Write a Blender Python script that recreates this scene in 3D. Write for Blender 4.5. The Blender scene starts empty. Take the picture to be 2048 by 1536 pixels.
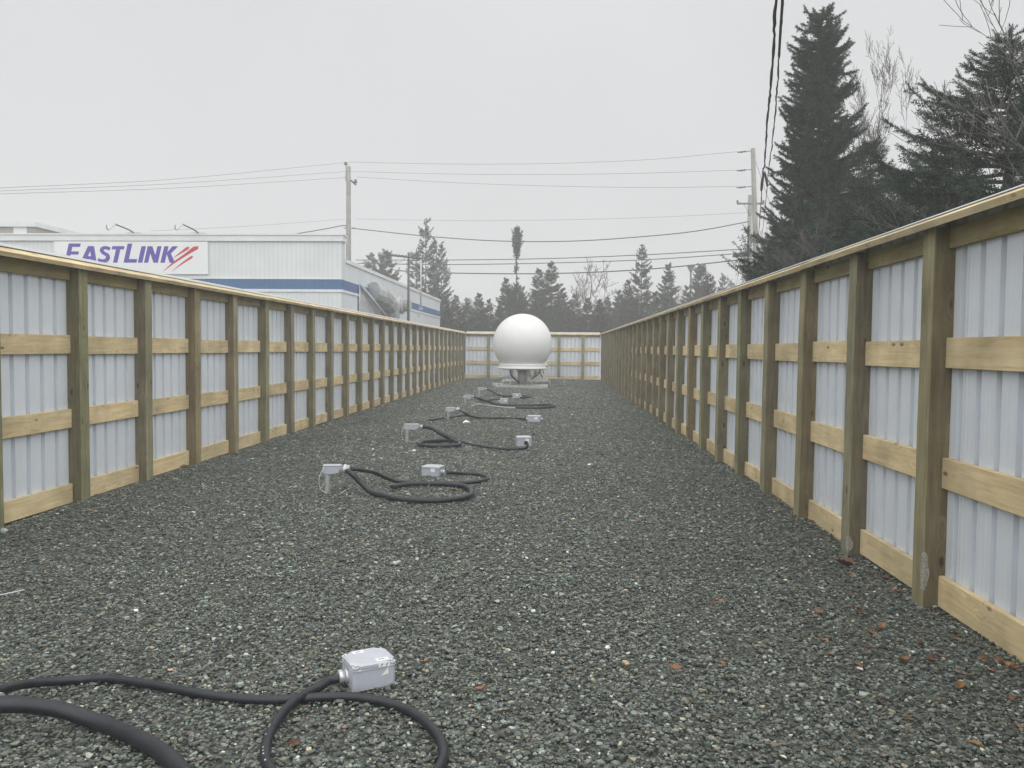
import bpy, math, random
import numpy as np
from mathutils import Vector, Matrix

# ------------------------------------------------------------------ camera, world, sun, exposure
scn = bpy.context.scene
COL = scn.collection
F = 1594.2                                     # focal length in pixels of the 2048-wide photograph
CAMZ, PITCH, YAW, ROLL = 1.5128, math.radians(2.533), math.radians(3.148), 0.0094
fw = Vector((-math.sin(YAW)*math.cos(PITCH), math.cos(YAW)*math.cos(PITCH), -math.sin(PITCH)))
r0 = Vector((math.cos(YAW), math.sin(YAW), 0)); u0 = r0.cross(fw)
rt = r0*math.cos(ROLL) + u0*math.sin(ROLL); up = u0*math.cos(ROLL) - r0*math.sin(ROLL)
CP = Vector((0, 0, CAMZ))
cd = bpy.data.cameras.new("camera"); cam = bpy.data.objects.new("camera", cd); COL.objects.link(cam)
cd.sensor_width = 36; cd.lens = F/2048*36; cd.clip_start = 0.05; cd.clip_end = 2000
cam.matrix_world = Matrix(((rt.x, up.x, -fw.x, CP.x), (rt.y, up.y, -fw.y, CP.y), (rt.z, up.z, -fw.z, CP.z), (0, 0, 0, 1)))
scn.camera = cam

SUN_EL, SUN_AZ = math.radians(60), math.radians(165)      # high, hidden by cloud
world = bpy.data.worlds.new("World"); scn.world = world; world.use_nodes = True
wn, wl = world.node_tree.nodes, world.node_tree.links
wn.clear()
sky = wn.new('ShaderNodeTexSky'); sky.sky_type = 'NISHITA'; sky.sun_disc = False
sky.sun_elevation = SUN_EL; sky.sun_rotation = SUN_AZ; sky.dust_density = 6; sky.air_density = 1
bw = wn.new('ShaderNodeHueSaturation'); bw.inputs['Saturation'].default_value = 0.04
mixw = wn.new('ShaderNodeMix'); mixw.data_type = 'RGBA'; mixw.inputs[0].default_value = 0.86
mixw.inputs[7].default_value = (6.10, 6.17, 6.29, 1)     # the even grey of the cloud layer
bg = wn.new('ShaderNodeBackground'); bg.inputs['Strength'].default_value = 0.060
wo = wn.new('ShaderNodeOutputWorld')
wl.new(sky.outputs[0], bw.inputs['Color']); wl.new(bw.outputs[0], mixw.inputs[6])
ctc = wn.new('ShaderNodeTexCoord'); cno = wn.new('ShaderNodeTexNoise'); cno.inputs['Scale'].default_value = 1.7; cno.inputs['Detail'].default_value = 3
cmr = wn.new('ShaderNodeMapRange'); cmr.inputs[1].default_value = .3; cmr.inputs[2].default_value = .7; cmr.inputs[3].default_value = .93; cmr.inputs[4].default_value = 1.05
cml = wn.new('ShaderNodeVectorMath'); cml.operation = 'SCALE'                  # faint unevenness of the cloud layer
wl.new(ctc.outputs['Generated'], cno.inputs['Vector']); wl.new(cno.outputs['Fac'], cmr.inputs[0]); wl.new(mixw.outputs[2], cml.inputs[0]); wl.new(cmr.outputs[0], cml.inputs[3])
wl.new(cml.outputs[0], bg.inputs['Color']); wl.new(bg.outputs[0], wo.inputs['Surface'])
sd = bpy.data.lights.new("sun", 'SUN'); sun = bpy.data.objects.new("sun", sd); COL.objects.link(sun)
sd.energy = 1.5; sd.angle = math.radians(130); sd.color = (1.0, 0.985, 0.96)
sv = Vector((math.sin(SUN_AZ)*math.cos(SUN_EL), math.cos(SUN_AZ)*math.cos(SUN_EL), math.sin(SUN_EL)))
sun.rotation_euler = sv.to_track_quat('Z', 'Y').to_euler()
scn.view_settings.view_transform = 'Standard'; scn.view_settings.look = 'None'
scn.view_settings.gamma = 1; scn.view_settings.exposure = 1.06
scn.cycles.use_denoising = True
scn.cycles.volume_bounces = 2; scn.cycles.max_bounces = 8; scn.cycles.transparent_max_bounces = 8
HAZE_DENSITY = 0.0046

def ray(px, py):
    return (fw + rt*((px-1024)/F) - up*((py-768)/F))
def atY(px, py, Y):
    d = ray(px, py); return CP + d*(Y/d.y)
def atZ(px, py, z=0.0):
    d = ray(px, py); return CP + d*((z-CAMZ)/d.z)

# ------------------------------------------------------------------ object helpers
def link(o, parent=None):
    COL.objects.link(o)
    if parent is not None: o.parent = parent
    return o
def tag(o, label=None, cat=None, group=None, kind=None):
    if label: o['label'] = label
    if cat: o['category'] = cat
    if group: o['group'] = group
    if kind: o['kind'] = kind
    return o
def empty(name, loc=(0, 0, 0), rz=0, label=None, cat=None, group=None):
    o = bpy.data.objects.new(name, None); o.empty_display_size = 0.1
    o.location = loc; o.rotation_euler = (0, 0, rz); link(o)
    return tag(o, label, cat, group)
def mesh_np(name, co, faces_flat, counts, mat, smooth=False, colors=None):
    me = bpy.data.meshes.new(name)
    co = np.asarray(co, dtype=np.float32).reshape(-1, 3)
    counts = np.asarray(counts, dtype=np.int32); ff = np.asarray(faces_flat, dtype=np.int32).ravel()
    me.vertices.add(len(co)); me.vertices.foreach_set('co', co.ravel())
    me.loops.add(len(ff)); me.loops.foreach_set('vertex_index', ff)
    me.polygons.add(len(counts))
    st = np.zeros(len(counts), dtype=np.int32); st[1:] = np.cumsum(counts)[:-1]
    me.polygons.foreach_set('loop_start', st)
    me.polygons.foreach_set('use_smooth', np.full(len(counts), smooth))
    if colors is not None:
        a = me.attributes.new('chip_color', 'FLOAT_COLOR', 'FACE'); a.data.foreach_set('color', np.asarray(colors, dtype=np.float32).ravel())
    me.update(calc_edges=True); me.validate()
    me.materials.append(mat)
    return me
def obj(name, me, parent=None, loc=(0, 0, 0), rot=(0, 0, 0)):
    o = bpy.data.objects.new(name, me); o.location = loc; o.rotation_euler = rot
    return link(o, parent)

class MB:
    """collects simple shapes into one mesh"""
    def __init__(s): s.v = []; s.f = []; s.sm = []
    def add(s, vs, fs, smooth=False):
        b = len(s.v); s.v += [tuple(v) for v in vs]; s.f += [tuple(i+b for i in f) for f in fs]; s.sm += [smooth]*len(fs)
    def box(s, a, b, M=None, bev=0.0):
        x0, y0, z0 = a; x1, y1, z1 = b
        if bev > 0:
            e = bev; P = []
            # octagonal prism along z with chamfered top and bottom rims
            def ring(ix, z): return [(x0+ix+e, y0+ix, z), (x1-ix-e, y0+ix, z), (x1-ix, y0+ix+e, z), (x1-ix, y1-ix-e, z), (x1-ix-e, y1-ix, z), (x0+ix+e, y1-ix, z), (x0+ix, y1-ix-e, z), (x0+ix, y0+ix+e, z)]
            for ix, z in ((e*.6, z0), (0, z0+e*.6), (0, z1-e*.6), (e*.6, z1)): P += ring(ix, z)
            fs = [tuple(range(7, -1, -1)), tuple(range(24, 32))]
            for k in range(3):
                for i in range(8): fs.append((k*8+i, k*8+(i+1) % 8, k*8+8+(i+1) % 8, k*8+8+i))
            vs = P
        else:
            vs = [(x0, y0, z0), (x1, y0, z0), (x1, y1, z0), (x0, y1, z0), (x0, y0, z1), (x1, y0, z1), (x1, y1, z1), (x0, y1, z1)]
            fs = [(3, 2, 1, 0), (4, 5, 6, 7), (0, 1, 5, 4), (1, 2, 6, 5), (2, 3, 7, 6), (3, 0, 4, 7)]
        if M is not None: vs = [M @ Vector(v) for v in vs]
        s.add(vs, fs); return s
    def prism(s, prof, x0, x1, M=None):
        """profile in (y,z) extruded along x"""
        n = len(prof)
        vs = [(x0, y, z) for y, z in prof] + [(x1, y, z) for y, z in prof]
        fs = [tuple(range(n-1, -1, -1)), tuple(range(n, 2*n))] + [(i, (i+1) % n, n+(i+1) % n, n+i) for i in range(n)]
        if M is not None: vs = [M @ Vector(v) for v in vs]
        s.add(vs, fs); return s
    def tube(s, pts, rad, n=12, cap=True):
        pts = [Vector(p) for p in pts]; m = len(pts)
        rads = rad if isinstance(rad, (list, tuple)) else [rad]*m
        ref = None; vs = []
        for i, p in enumerate(pts):
            d = (pts[min(i+1, m-1)] - pts[max(i-1, 0)])
            d = d.normalized() if d.length > 1e-9 else Vector((0, 0, 1))
            if ref is None: ref = d.orthogonal().normalized()
            ref = (ref - d*ref.dot(d))
            ref = ref.normalized() if ref.length > 1e-6 else d.orthogonal().normalized()
            bi = d.cross(ref)
            for k in range(n):
                a = 2*math.pi*k/n; vs.append(p + (ref*math.cos(a) + bi*math.sin(a))*rads[i])
        fs = []
        for i in range(m-1):
            for k in range(n): fs.append((i*n+k, i*n+(k+1) % n, (i+1)*n+(k+1) % n, (i+1)*n+k))
        s.add(vs, fs, True)
        if cap:
            b = len(s.v) - len(vs)
            s.f += [tuple(b+k for k in range(n-1, -1, -1)), tuple(b+(m-1)*n+k for k in range(n))]; s.sm += [False, False]
        return s
    def cyl(s, a, b, r, n=20, r2=None): return s.tube([a, b], [r, r if r2 is None else r2], n)
    def lathe(s, prof, c=(0, 0, 0), n=48, smooth=True):
        vs = []; m = len(prof)
        for r, z in prof:
            for k in range(n):
                a = 2*math.pi*k/n; vs.append((c[0]+r*math.cos(a), c[1]+r*math.sin(a), c[2]+z))
        fs = [(i*n+k, i*n+(k+1) % n, (i+1)*n+(k+1) % n, (i+1)*n+k) for i in range(m-1) for k in range(n)]
        s.add(vs, fs, smooth); return s
    def mesh(s, name, mat):
        me = bpy.data.meshes.new(name); me.from_pydata(s.v, [], s.f); me.validate(); me.update()
        sm = s.sm if len(s.sm) == len(me.polygons) else [False]*len(me.polygons)
        me.polygons.foreach_set('use_smooth', sm); me.materials.append(mat); return me
    def build(s, name, mat, parent=None, loc=(0, 0, 0), rot=(0, 0, 0)):
        return obj(name, s.mesh(name, mat), parent, loc, rot)

def spline(pts, per=8):
    pts = [Vector(p) for p in pts]; out = []
    P = [pts[0]*2-pts[1]] + pts + [pts[-1]*2-pts[-2]]
    for i in range(1, len(P)-2):
        a, b, c, d = P[i-1:i+3]
        for k in range(per):
            t = k/per
            out.append(0.5*((2*b) + (c-a)*t + (2*a-5*b+4*c-d)*t*t + (3*b-a-3*c+d)*t**3))
    out.append(pts[-1]); return out

# ------------------------------------------------------------------ materials
def newmat(name):
    m = bpy.data.materials.new(name); m.use_nodes = True
    nt = m.node_tree; b = nt.nodes['Principled BSDF']; return m, nt, b
def N(nt, typ, **kw):
    n = nt.nodes.new(typ)
    for k, v in kw.items():
        if k in n.inputs: n.inputs[k].default_value = v
        else: setattr(n, k, v)
    return n
def ramp(nt, stops, interp='LINEAR'):
    r = nt.nodes.new('ShaderNodeValToRGB'); r.color_ramp.interpolation = interp
    e = r.color_ramp.elements
    while len(e) < len(stops): e.new(0.5)
    for i, (p, c) in enumerate(stops): e[i].position = p; e[i].color = (c[0], c[1], c[2], 1) if len(c) == 3 else c
    return r
def g3(v): return (v, v, v)
def simple(name, col, rough=0.6, metal=0.0, var=0.15, scale=6.0, bump=0.0, bscale=40.0, spec=0.5):
    """paint, plastic or metal: a base colour with soft grime"""
    m, nt, b = newmat(name); L = nt.links
    tc = N(nt, 'ShaderNodeTexCoord'); oi = N(nt, 'ShaderNodeObjectInfo')
    ad = N(nt, 'ShaderNodeVectorMath', operation='ADD'); sc_ = N(nt, 'ShaderNodeVectorMath', operation='SCALE'); sc_.inputs[3].default_value = 37
    L.new(oi.outputs['Random'], sc_.inputs[0]); L.new(tc.outputs['Object'], ad.inputs[0]); L.new(sc_.outputs[0], ad.inputs[1])
    no = N(nt, 'ShaderNodeTexNoise', Scale=scale, Detail=6.0, Roughness=0.65); L.new(ad.outputs[0], no.inputs['Vector'])
    d = tuple(c*(1-var) for c in col); h = tuple(min(1, c*(1+var)) for c in col)
    r = ramp(nt, [(0.3, d), (0.7, h)]); L.new(no.outputs['Fac'], r.inputs[0]); L.new(r.outputs[0], b.inputs['Base Color'])
    b.inputs['Roughness'].default_value = rough; b.inputs['Metallic'].default_value = metal
    b.inputs['Specular IOR Level'].default_value = spec
    if bump > 0:
        n2 = N(nt, 'ShaderNodeTexNoise', Scale=bscale, Detail=4.0); L.new(ad.outputs[0], n2.inputs['Vector'])
        bp = N(nt, 'ShaderNodeBump', Strength=bump, Distance=0.01); L.new(n2.outputs['Fac'], bp.inputs['Height']); L.new(bp.outputs[0], b.inputs['Normal'])
    return m
def wood(name, base, dark, light, axis='X', rand_cols=None, knots=True, rough=0.75, mill_shade=False):
    """sawn timber: grain along one object axis, knots, a tint of its own per board"""
    m, nt, b = newmat(name); L = nt.links
    tc = N(nt, 'ShaderNodeTexCoord'); oi = N(nt, 'ShaderNodeObjectInfo')
    sc_ = N(nt, 'ShaderNodeVectorMath', operation='SCALE'); sc_.inputs[3].default_value = 71
    L.new(oi.outputs['Random'], sc_.inputs[0])
    ad = N(nt, 'ShaderNodeVectorMath', operation='ADD'); L.new(tc.outputs['Object'], ad.inputs[0]); L.new(sc_.outputs[0], ad.inputs[1])
    mp = N(nt, 'ShaderNodeMapping'); s = {'X': (1.0, 14, 14), 'Z': (14, 14, 1.0)}[axis]; mp.inputs['Scale'].default_value = s
    L.new(ad.outputs[0], mp.inputs['Vector'])
    # knots push the grain aside
    mk = N(nt, 'ShaderNodeMapping'); mk.inputs['Scale'].default_value = {'X': (3.2, 7, 7), 'Z': (7, 7, 2.6)}[axis]; L.new(ad.outputs[0], mk.inputs['Vector'])
    vo = N(nt, 'ShaderNodeTexVoronoi', Scale=1.0, Randomness=1.0); L.new(mk.outputs[0], vo.inputs['Vector'])
    kn = ramp(nt, [(0.0, g3(1)), (0.10, g3(.75)), (0.34, g3(0))]); L.new(vo.outputs['Distance'], kn.inputs[0])
    wv = N(nt, 'ShaderNodeVectorMath', operation='ADD'); L.new(mp.outputs[0], wv.inputs[0])
    ks = N(nt, 'ShaderNodeVectorMath', operation='SCALE'); ks.inputs[3].default_value = 1.6; L.new(kn.outputs[0], ks.inputs[0]); L.new(ks.outputs[0], wv.inputs[1])
    gr = N(nt, 'ShaderNodeTexNoise', Scale=2.2, Detail=8.0, Roughness=0.6, Distortion=0.7); L.new(wv.outputs[0], gr.inputs['Vector'])
    cr = ramp(nt, [(0.25, dark), (0.5, base), (0.75, light)]); L.new(gr.outputs['Fac'], cr.inputs[0])
    col = cr.outputs[0]
    if knots:
        k2 = ramp(nt, [(0.0, g3(1)), (0.05, g3(.9)), (0.12, g3(0.0))]); L.new(vo.outputs['Distance'], k2.inputs[0])
        mx = N(nt, 'ShaderNodeMix', data_type='RGBA'); L.new(k2.outputs[0], mx.inputs[0]); L.new(col, mx.inputs[6])
        mx.inputs[7].default_value = (dark[0]*.38, dark[1]*.32, dark[2]*.28, 1); col = mx.outputs[2]
    # big soft blotches
    bl = N(nt, 'ShaderNodeTexNoise', Scale=2.6, Detail=3.0); L.new(ad.outputs[0], bl.inputs['Vector'])
    br = ramp(nt, [(0.3, g3(.72)), (0.65, g3(1.1))]); L.new(bl.outputs['Fac'], br.inputs[0])
    mm = N(nt, 'ShaderNodeMix', data_type='RGBA', blend_type='MULTIPLY'); mm.inputs[0].default_value = 1; L.new(col, mm.inputs[6]); L.new(br.outputs[0], mm.inputs[7]); col = mm.outputs[2]
    if rand_cols:
        rr = ramp(nt, rand_cols); L.new(oi.outputs['Random'], rr.inputs[0])
        mr = N(nt, 'ShaderNodeMix', data_type='RGBA', blend_type='MULTIPLY'); mr.inputs[0].default_value = 1; L.new(col, mr.inputs[6]); L.new(rr.outputs[0], mr.inputs[7]); col = mr.outputs[2]
    if mill_shade:                                   # front greener, sides browner; light front and shaded sides are painted into the tint
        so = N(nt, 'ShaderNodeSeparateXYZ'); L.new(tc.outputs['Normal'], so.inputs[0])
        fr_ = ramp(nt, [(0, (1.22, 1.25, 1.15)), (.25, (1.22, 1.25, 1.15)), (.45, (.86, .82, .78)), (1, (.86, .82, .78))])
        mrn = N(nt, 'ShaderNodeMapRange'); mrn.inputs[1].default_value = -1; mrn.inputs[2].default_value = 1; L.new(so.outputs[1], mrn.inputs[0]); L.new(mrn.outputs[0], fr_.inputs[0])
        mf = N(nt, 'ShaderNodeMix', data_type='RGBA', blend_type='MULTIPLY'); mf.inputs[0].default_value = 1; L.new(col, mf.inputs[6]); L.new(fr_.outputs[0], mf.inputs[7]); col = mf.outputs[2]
    L.new(col, b.inputs['Base Color']); b.inputs['Roughness'].default_value = rough; b.inputs['Specular IOR Level'].default_value = 0.25
    h = gr.outputs['Fac']
    if mill_shade:                                   # incising and saw marks across the post
        wa = N(nt, 'ShaderNodeTexWave', Scale=22.0, Distortion=1.5, Detail=1.0); wa.bands_direction = 'Z'; L.new(ad.outputs[0], wa.inputs['Vector'])
        ma = N(nt, 'ShaderNodeMath', operation='MULTIPLY_ADD'); L.new(wa.outputs['Fac'], ma.inputs[0]); ma.inputs[1].default_value = 0.3; L.new(h, ma.inputs[2]); h = ma.outputs[0]
    bp = N(nt, 'ShaderNodeBump', Strength=0.5, Distance=0.004); L.new(h, bp.inputs['Height']); L.new(bp.outputs[0], b.inputs['Normal'])
    return m

M = {}
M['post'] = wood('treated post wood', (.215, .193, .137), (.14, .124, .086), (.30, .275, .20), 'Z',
                 [(0, (.85, .95, .82)), (.3, (1.0, .93, .80)), (.55, (1.0, 1.05, .92)), (.8, (.92, .92, .96)), (1, (1.12, 1.02, .85))], mill_shade=True)
M['rail'] = wood('fresh spruce rail', (.64, .52, .31), (.50, .38, .20), (.74, .63, .42), 'X',
                 [(0, (.92, .9, .86)), (.5, (1.0, 1.0, 1.0)), (1, (1.07, 1.05, 1.0))])
M['toprail'] = wood('treated top rail', (.32, .27, .15), (.22, .18, .095), (.42, .36, .22), 'X', [(0, (.9, .95, .85)), (1, (1.05, 1.0, .95))])
M['cap'] = wood('cap board wood', (.64, .53, .33), (.46, .36, .19), (.74, .64, .44), 'X', [(0, (.9, .9, .9)), (1, (1.05, 1.03, 1.0))])
M['panel'] = simple('galvanised sheet', (.655, .70, .755), rough=.42, var=.05, scale=3.0, spec=.5)
M['whitemetal'] = simple('white flashing', (.46, .475, .485), rough=.4, var=.06)
M['dome'] = simple('white gelcoat', (.72, .73, .72), rough=.38, var=.025, scale=2.0)
M['steel'] = simple('galvanised steel', (.42, .44, .45), rough=.45, metal=.35, var=.2, scale=9)
M['duct'] = simple('dull duct metal', (.46, .475, .47), rough=.38, metal=.5, var=.22, scale=3.5)
M['fan'] = simple('old fan housing', (.50, .50, .47), rough=.55, metal=.1, var=.25, scale=5)
M['box'] = simple('grey box paint', (.44, .475, .53), rough=.42, var=.08, scale=14)
M['lid'] = simple('pale grey lid', (.47, .495, .535), rough=.42, var=.07, scale=14)
M['pipe'] = simple('grey pipe', (.78, .80, .80), rough=.4, var=.12, scale=20)
M['hub'] = simple('zinc hub', (.62, .64, .66), rough=.3, metal=.5, var=.15, scale=60)
M['sticker'] = simple('white sticker', (.82, .83, .84), rough=.5, var=.03)
M['ink'] = simple('black print', (.03, .03, .03), rough=.6, var=.1)
M['rubber'] = simple('black hose', (.016, .018, .024), rough=.40, var=.35, scale=18, bump=.12, bscale=120, spec=.45)
M['print'] = simple('white hose print', (.5, .5, .5), rough=.6, var=.1)
M['wire'] = simple('black cable', (.035, .036, .04), rough=.7, var=.1)
M['fwire'] = simple('weathered wire', (.10, .105, .11), rough=.7, var=.1)
M['pwire'] = simple('pale wire', (.6, .61, .6), rough=.6, var=.1)
M['concrete'] = simple('concrete', (.42, .42, .40), rough=.85, var=.2, scale=9, bump=.3, bscale=60)
M['pole'] = wood('weathered pole', (.25, .245, .225), (.18, .175, .16), (.33, .325, .305), 'Z', knots=False)
M['sidingtrim'] = simple('pale metal trim', (.68, .71, .72), rough=.5, var=.06, scale=2)
M['purple'] = simple('purple vinyl', (.085, .06, .36), rough=.5, var=.05)
M['red'] = simple('red vinyl', (.50, .03, .06), rough=.5, var=.08)
M['signwhite'] = simple('sign white', (.76, .78, .79), rough=.5, var=.03, scale=1)
M['tan'] = simple('beige weathered block', (.36, .35, .31), rough=.85, var=.15, scale=1.5)
M['roof'] = simple('roof membrane', (.25, .25, .25), rough=.9, var=.15)

def siding(name, col, pitch=0.152, axis=0):
    m, nt, b = newmat(name); L = nt.links
    tc = N(nt, 'ShaderNodeTexCoord'); sp = N(nt, 'ShaderNodeSeparateXYZ'); L.new(tc.outputs['Object'], sp.inputs[0])
    md = N(nt, 'ShaderNodeMath', operation='MODULO'); md.inputs[1].default_value = pitch; L.new(sp.outputs[axis], md.inputs[0])
    ab = N(nt, 'ShaderNodeMath', operation='ABSOLUTE'); L.new(md.outputs[0], ab.inputs[0])
    dv = N(nt, 'ShaderNodeMath', operation='DIVIDE'); dv.inputs[1].default_value = pitch; L.new(ab.outputs[0], dv.inputs[0])
    r = ramp(nt, [(0.0, g3(0)), (0.07, g3(0)), (0.13, g3(1)), (0.87, g3(1)), (0.93, g3(0)), (1, g3(0))]); L.new(dv.outputs[0], r.inputs[0])
    no = N(nt, 'ShaderNodeTexNoise', Scale=0.9, Detail=5.0); L.new(tc.outputs['Object'], no.inputs['Vector'])
    cr = ramp(nt, [(0.3, tuple(c*.93 for c in col)), (0.7, tuple(c*1.05 for c in col))]); L.new(no.outputs['Fac'], cr.inputs[0])
    cg = ramp(nt, [(0, g3(.93)), (1, g3(1))]); L.new(r.outputs[0], cg.inputs[0])   # grooves slightly darker than the flats
    mm = N(nt, 'ShaderNodeMix', data_type='RGBA', blend_type='MULTIPLY'); mm.inputs[0].default_value = 1
    L.new(cr.outputs[0], mm.inputs[6]); L.new(cg.outputs[0], mm.inputs[7]); L.new(mm.outputs[2], b.inputs['Base Color'])
    bp = N(nt, 'ShaderNodeBump', Strength=.6, Distance=0.008); L.new(r.outputs[0], bp.inputs['Height']); L.new(bp.outputs[0], b.inputs['Normal'])
    b.inputs['Roughness'].default_value = .5
    return m
M['sidingx'] = siding('pale ribbed siding', (.66, .695, .71), axis=0)
M['sidingy'] = siding('pale ribbed siding side', (.66, .70, .73), axis=1)
M['bluex'] = siding('blue ribbed band', (.06, .14, .29), axis=0)
M['bluey'] = siding('blue ribbed band side', (.06, .13, .30), axis=1)

def foliage_mat(name, dark, light):
    m, nt, b = newmat(name); L = nt.links
    tc = N(nt, 'ShaderNodeTexCoord'); oi = N(nt, 'ShaderNodeObjectInfo')
    no = N(nt, 'ShaderNodeTexNoise', Scale=1.4, Detail=4.0, Roughness=.7); L.new(tc.outputs['Object'], no.inputs['Vector'])
    r = ramp(nt, [(0.3, dark), (0.72, light)]); L.new(no.outputs['Fac'], r.inputs[0])
    hs = N(nt, 'ShaderNodeHueSaturation'); L.new(r.outputs[0], hs.inputs['Color'])
    rr = N(nt, 'ShaderNodeMapRange'); rr.inputs[3].default_value = .75; rr.inputs[4].default_value = 1.25; L.new(oi.outputs['Random'], rr.inputs[0]); L.new(rr.outputs[0], hs.inputs['Value'])
    L.new(hs.outputs[0], b.inputs['Base Color']); b.inputs['Roughness'].default_value = .65; b.inputs['Specular IOR Level'].default_value = .25
    return m
M['spruce'] = foliage_mat('spruce needles', (.014, .034, .024), (.056, .092, .056))
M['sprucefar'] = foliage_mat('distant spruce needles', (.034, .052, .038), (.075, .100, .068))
M['bark'] = simple('grey brown bark', (.10, .088, .075), rough=.9, var=.35, scale=8, bump=.5, bscale=30)
M['twig'] = simple('bare grey twigs', (.13, .12, .112), rough=.85, var=.25, scale=6)
M['resin'] = simple('dried resin', (.30, .285, .25), rough=.6, var=.6, scale=90)
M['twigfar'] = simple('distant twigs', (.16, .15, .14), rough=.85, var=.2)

def leaf_mat():
    m, nt, b = newmat('dead leaf'); L = nt.links
    oi = N(nt, 'ShaderNodeObjectInfo'); tc = N(nt, 'ShaderNodeTexCoord')
    r = ramp(nt, [(0, (.11, .05, .025)), (.35, (.22, .095, .035)), (.7, (.36, .18, .06)), (1, (.16, .075, .04))]); L.new(oi.outputs['Random'], r.inputs[0])
    no = N(nt, 'ShaderNodeTexNoise', Scale=60.0, Detail=3.0); L.new(tc.outputs['Object'], no.inputs['Vector'])
    rr = ramp(nt, [(.3, g3(.55)), (.7, g3(1.15))]); L.new(no.outputs['Fac'], rr.inputs[0])
    mm = N(nt, 'ShaderNodeMix', data_type='RGBA', blend_type='MULTIPLY'); mm.inputs[0].default_value = 1; L.new(r.outputs[0], mm.inputs[6]); L.new(rr.outputs[0], mm.inputs[7])
    L.new(mm.outputs[2], b.inputs['Base Color']); b.inputs['Roughness'].default_value = .45
    return m
M['leaf'] = leaf_mat()

def chip_mat():
    m, nt, b = newmat('slate chips'); L = nt.links
    at = N(nt, 'ShaderNodeAttribute', attribute_name='chip_color'); tc = N(nt, 'ShaderNodeTexCoord')
    no = N(nt, 'ShaderNodeTexNoise', Scale=160.0, Detail=3.0); L.new(tc.outputs['Object'], no.inputs['Vector'])
    rr = ramp(nt, [(.3, g3(.75)), (.7, g3(1.2))]); L.new(no.outputs['Fac'], rr.inputs[0])
    mm = N(nt, 'ShaderNodeMix', data_type='RGBA', blend_type='MULTIPLY'); mm.inputs[0].default_value = 1; L.new(at.outputs['Color'], mm.inputs[6]); L.new(rr.outputs[0], mm.inputs[7])
    L.new(mm.outputs[2], b.inputs['Base Color']); b.inputs['Roughness'].default_value = .5; b.inputs['Specular IOR Level'].default_value = .5
    return m
M['chips'] = chip_mat()
def gravel_mat():
    """the same slate chips seen from farther off: cells with a colour each, real bump"""
    m, nt, b = newmat('slate gravel bed'); L = nt.links
    tc = N(nt, 'ShaderNodeTexCoord')
    wn_ = N(nt, 'ShaderNodeTexNoise', Scale=30.0, Detail=2.0); L.new(tc.outputs['Object'], wn_.inputs['Vector'])
    ws = N(nt, 'ShaderNodeVectorMath', operation='SCALE'); ws.inputs[3].default_value = .02; L.new(wn_.outputs['Color'], ws.inputs[0])
    ad = N(nt, 'ShaderNodeVectorMath', operation='ADD'); L.new(tc.outputs['Object'], ad.inputs[0]); L.new(ws.outputs[0], ad.inputs[1])
    vo = N(nt, 'ShaderNodeTexVoronoi', Scale=34.0); L.new(ad.outputs[0], vo.inputs['Vector'])
    sp = N(nt, 'ShaderNodeSeparateColor'); L.new(vo.outputs['Color'], sp.inputs[0])
    cr = ramp(nt, [(0, (.018, .022, .018)), (.25, (.05, .058, .049)), (.55, (.095, .11, .093)), (.8, (.17, .19, .16)), (.95, (.2, .18, .13)), (1, (.4, .4, .37))])
    L.new(sp.outputs[0], cr.inputs[0])
    big = N(nt, 'ShaderNodeTexNoise', Scale=1.3, Detail=4.0); L.new(tc.outputs['Object'], big.inputs['Vector'])
    br = ramp(nt, [(.35, g3(.85)), (.65, g3(1.12))]); L.new(big.outputs['Fac'], br.inputs[0])
    mm = N(nt, 'ShaderNodeMix', data_type='RGBA', blend_type='MULTIPLY'); mm.inputs[0].default_value = 1; L.new(cr.outputs[0], mm.inputs[6]); L.new(br.outputs[0], mm.inputs[7])
    L.new(mm.outputs[2], b.inputs['Base Color']); b.inputs['Roughness'].default_value = .6; b.inputs['Specular IOR Level'].default_value = .4
    hh = N(nt, 'ShaderNodeMath', operation='MULTIPLY_ADD'); L.new(sp.outputs[1], hh.inputs[0]); hh.inputs[1].default_value = .8
    inv = N(nt, 'ShaderNodeMath', operation='MULTIPLY'); inv.inputs[1].default_value = -1.2; L.new(vo.outputs['Distance'], inv.inputs[0]); L.new(inv.outputs[0], hh.inputs[2])
    bp = N(nt, 'ShaderNodeBump', Strength=1.0, Distance=0.02); L.new(hh.outputs[0], bp.inputs['Height']); L.new(bp.outputs[0], b.inputs['Normal'])
    return m
M['gravel'] = gravel_mat()
M['earth'] = simple('mossy ground', (.07, .075, .045), rough=.95, var=.5, scale=.6, bump=.4, bscale=8)

# ------------------------------------------------------------------ ground
XL, XR, YB = -4.5285, 2.192, 39.98
def hgt(x, y):
    return 0.010*np.sin(x*1.9+.5)*np.sin(y*1.3) + 0.007*np.sin(x*.8-y*2.1+1) + 0.008*np.sin(y*.55+x*1.1) - 0.004
mb = MB(); mb.add([(-160, -160, -.06), (160, -160, -.06), (160, 160, -.06), (-160, 160, -.06)], [(0, 1, 2, 3)])
tag(mb.build('ground', M['earth']), kind='structure')
gx = np.linspace(XL-.3, XR+.3, 75); gy = np.linspace(-4, YB+.3, 430)
GX, GY = np.meshgrid(gx, gy); GZ = hgt(GX, GY)
co = np.stack([GX, GY, GZ], -1).reshape(-1, 3); nx, ny = len(gx), len(gy)
I = (np.arange(ny-1)[:, None]*nx + np.arange(nx-1)[None]).ravel()
fl = np.stack([I, I+1, I+1+nx, I+nx], -1)
yard = obj('gravel_yard', mesh_np('gravel_yard', co, fl, np.full(len(fl), 4), M['gravel'], True)); tag(yard, kind='structure')

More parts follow.
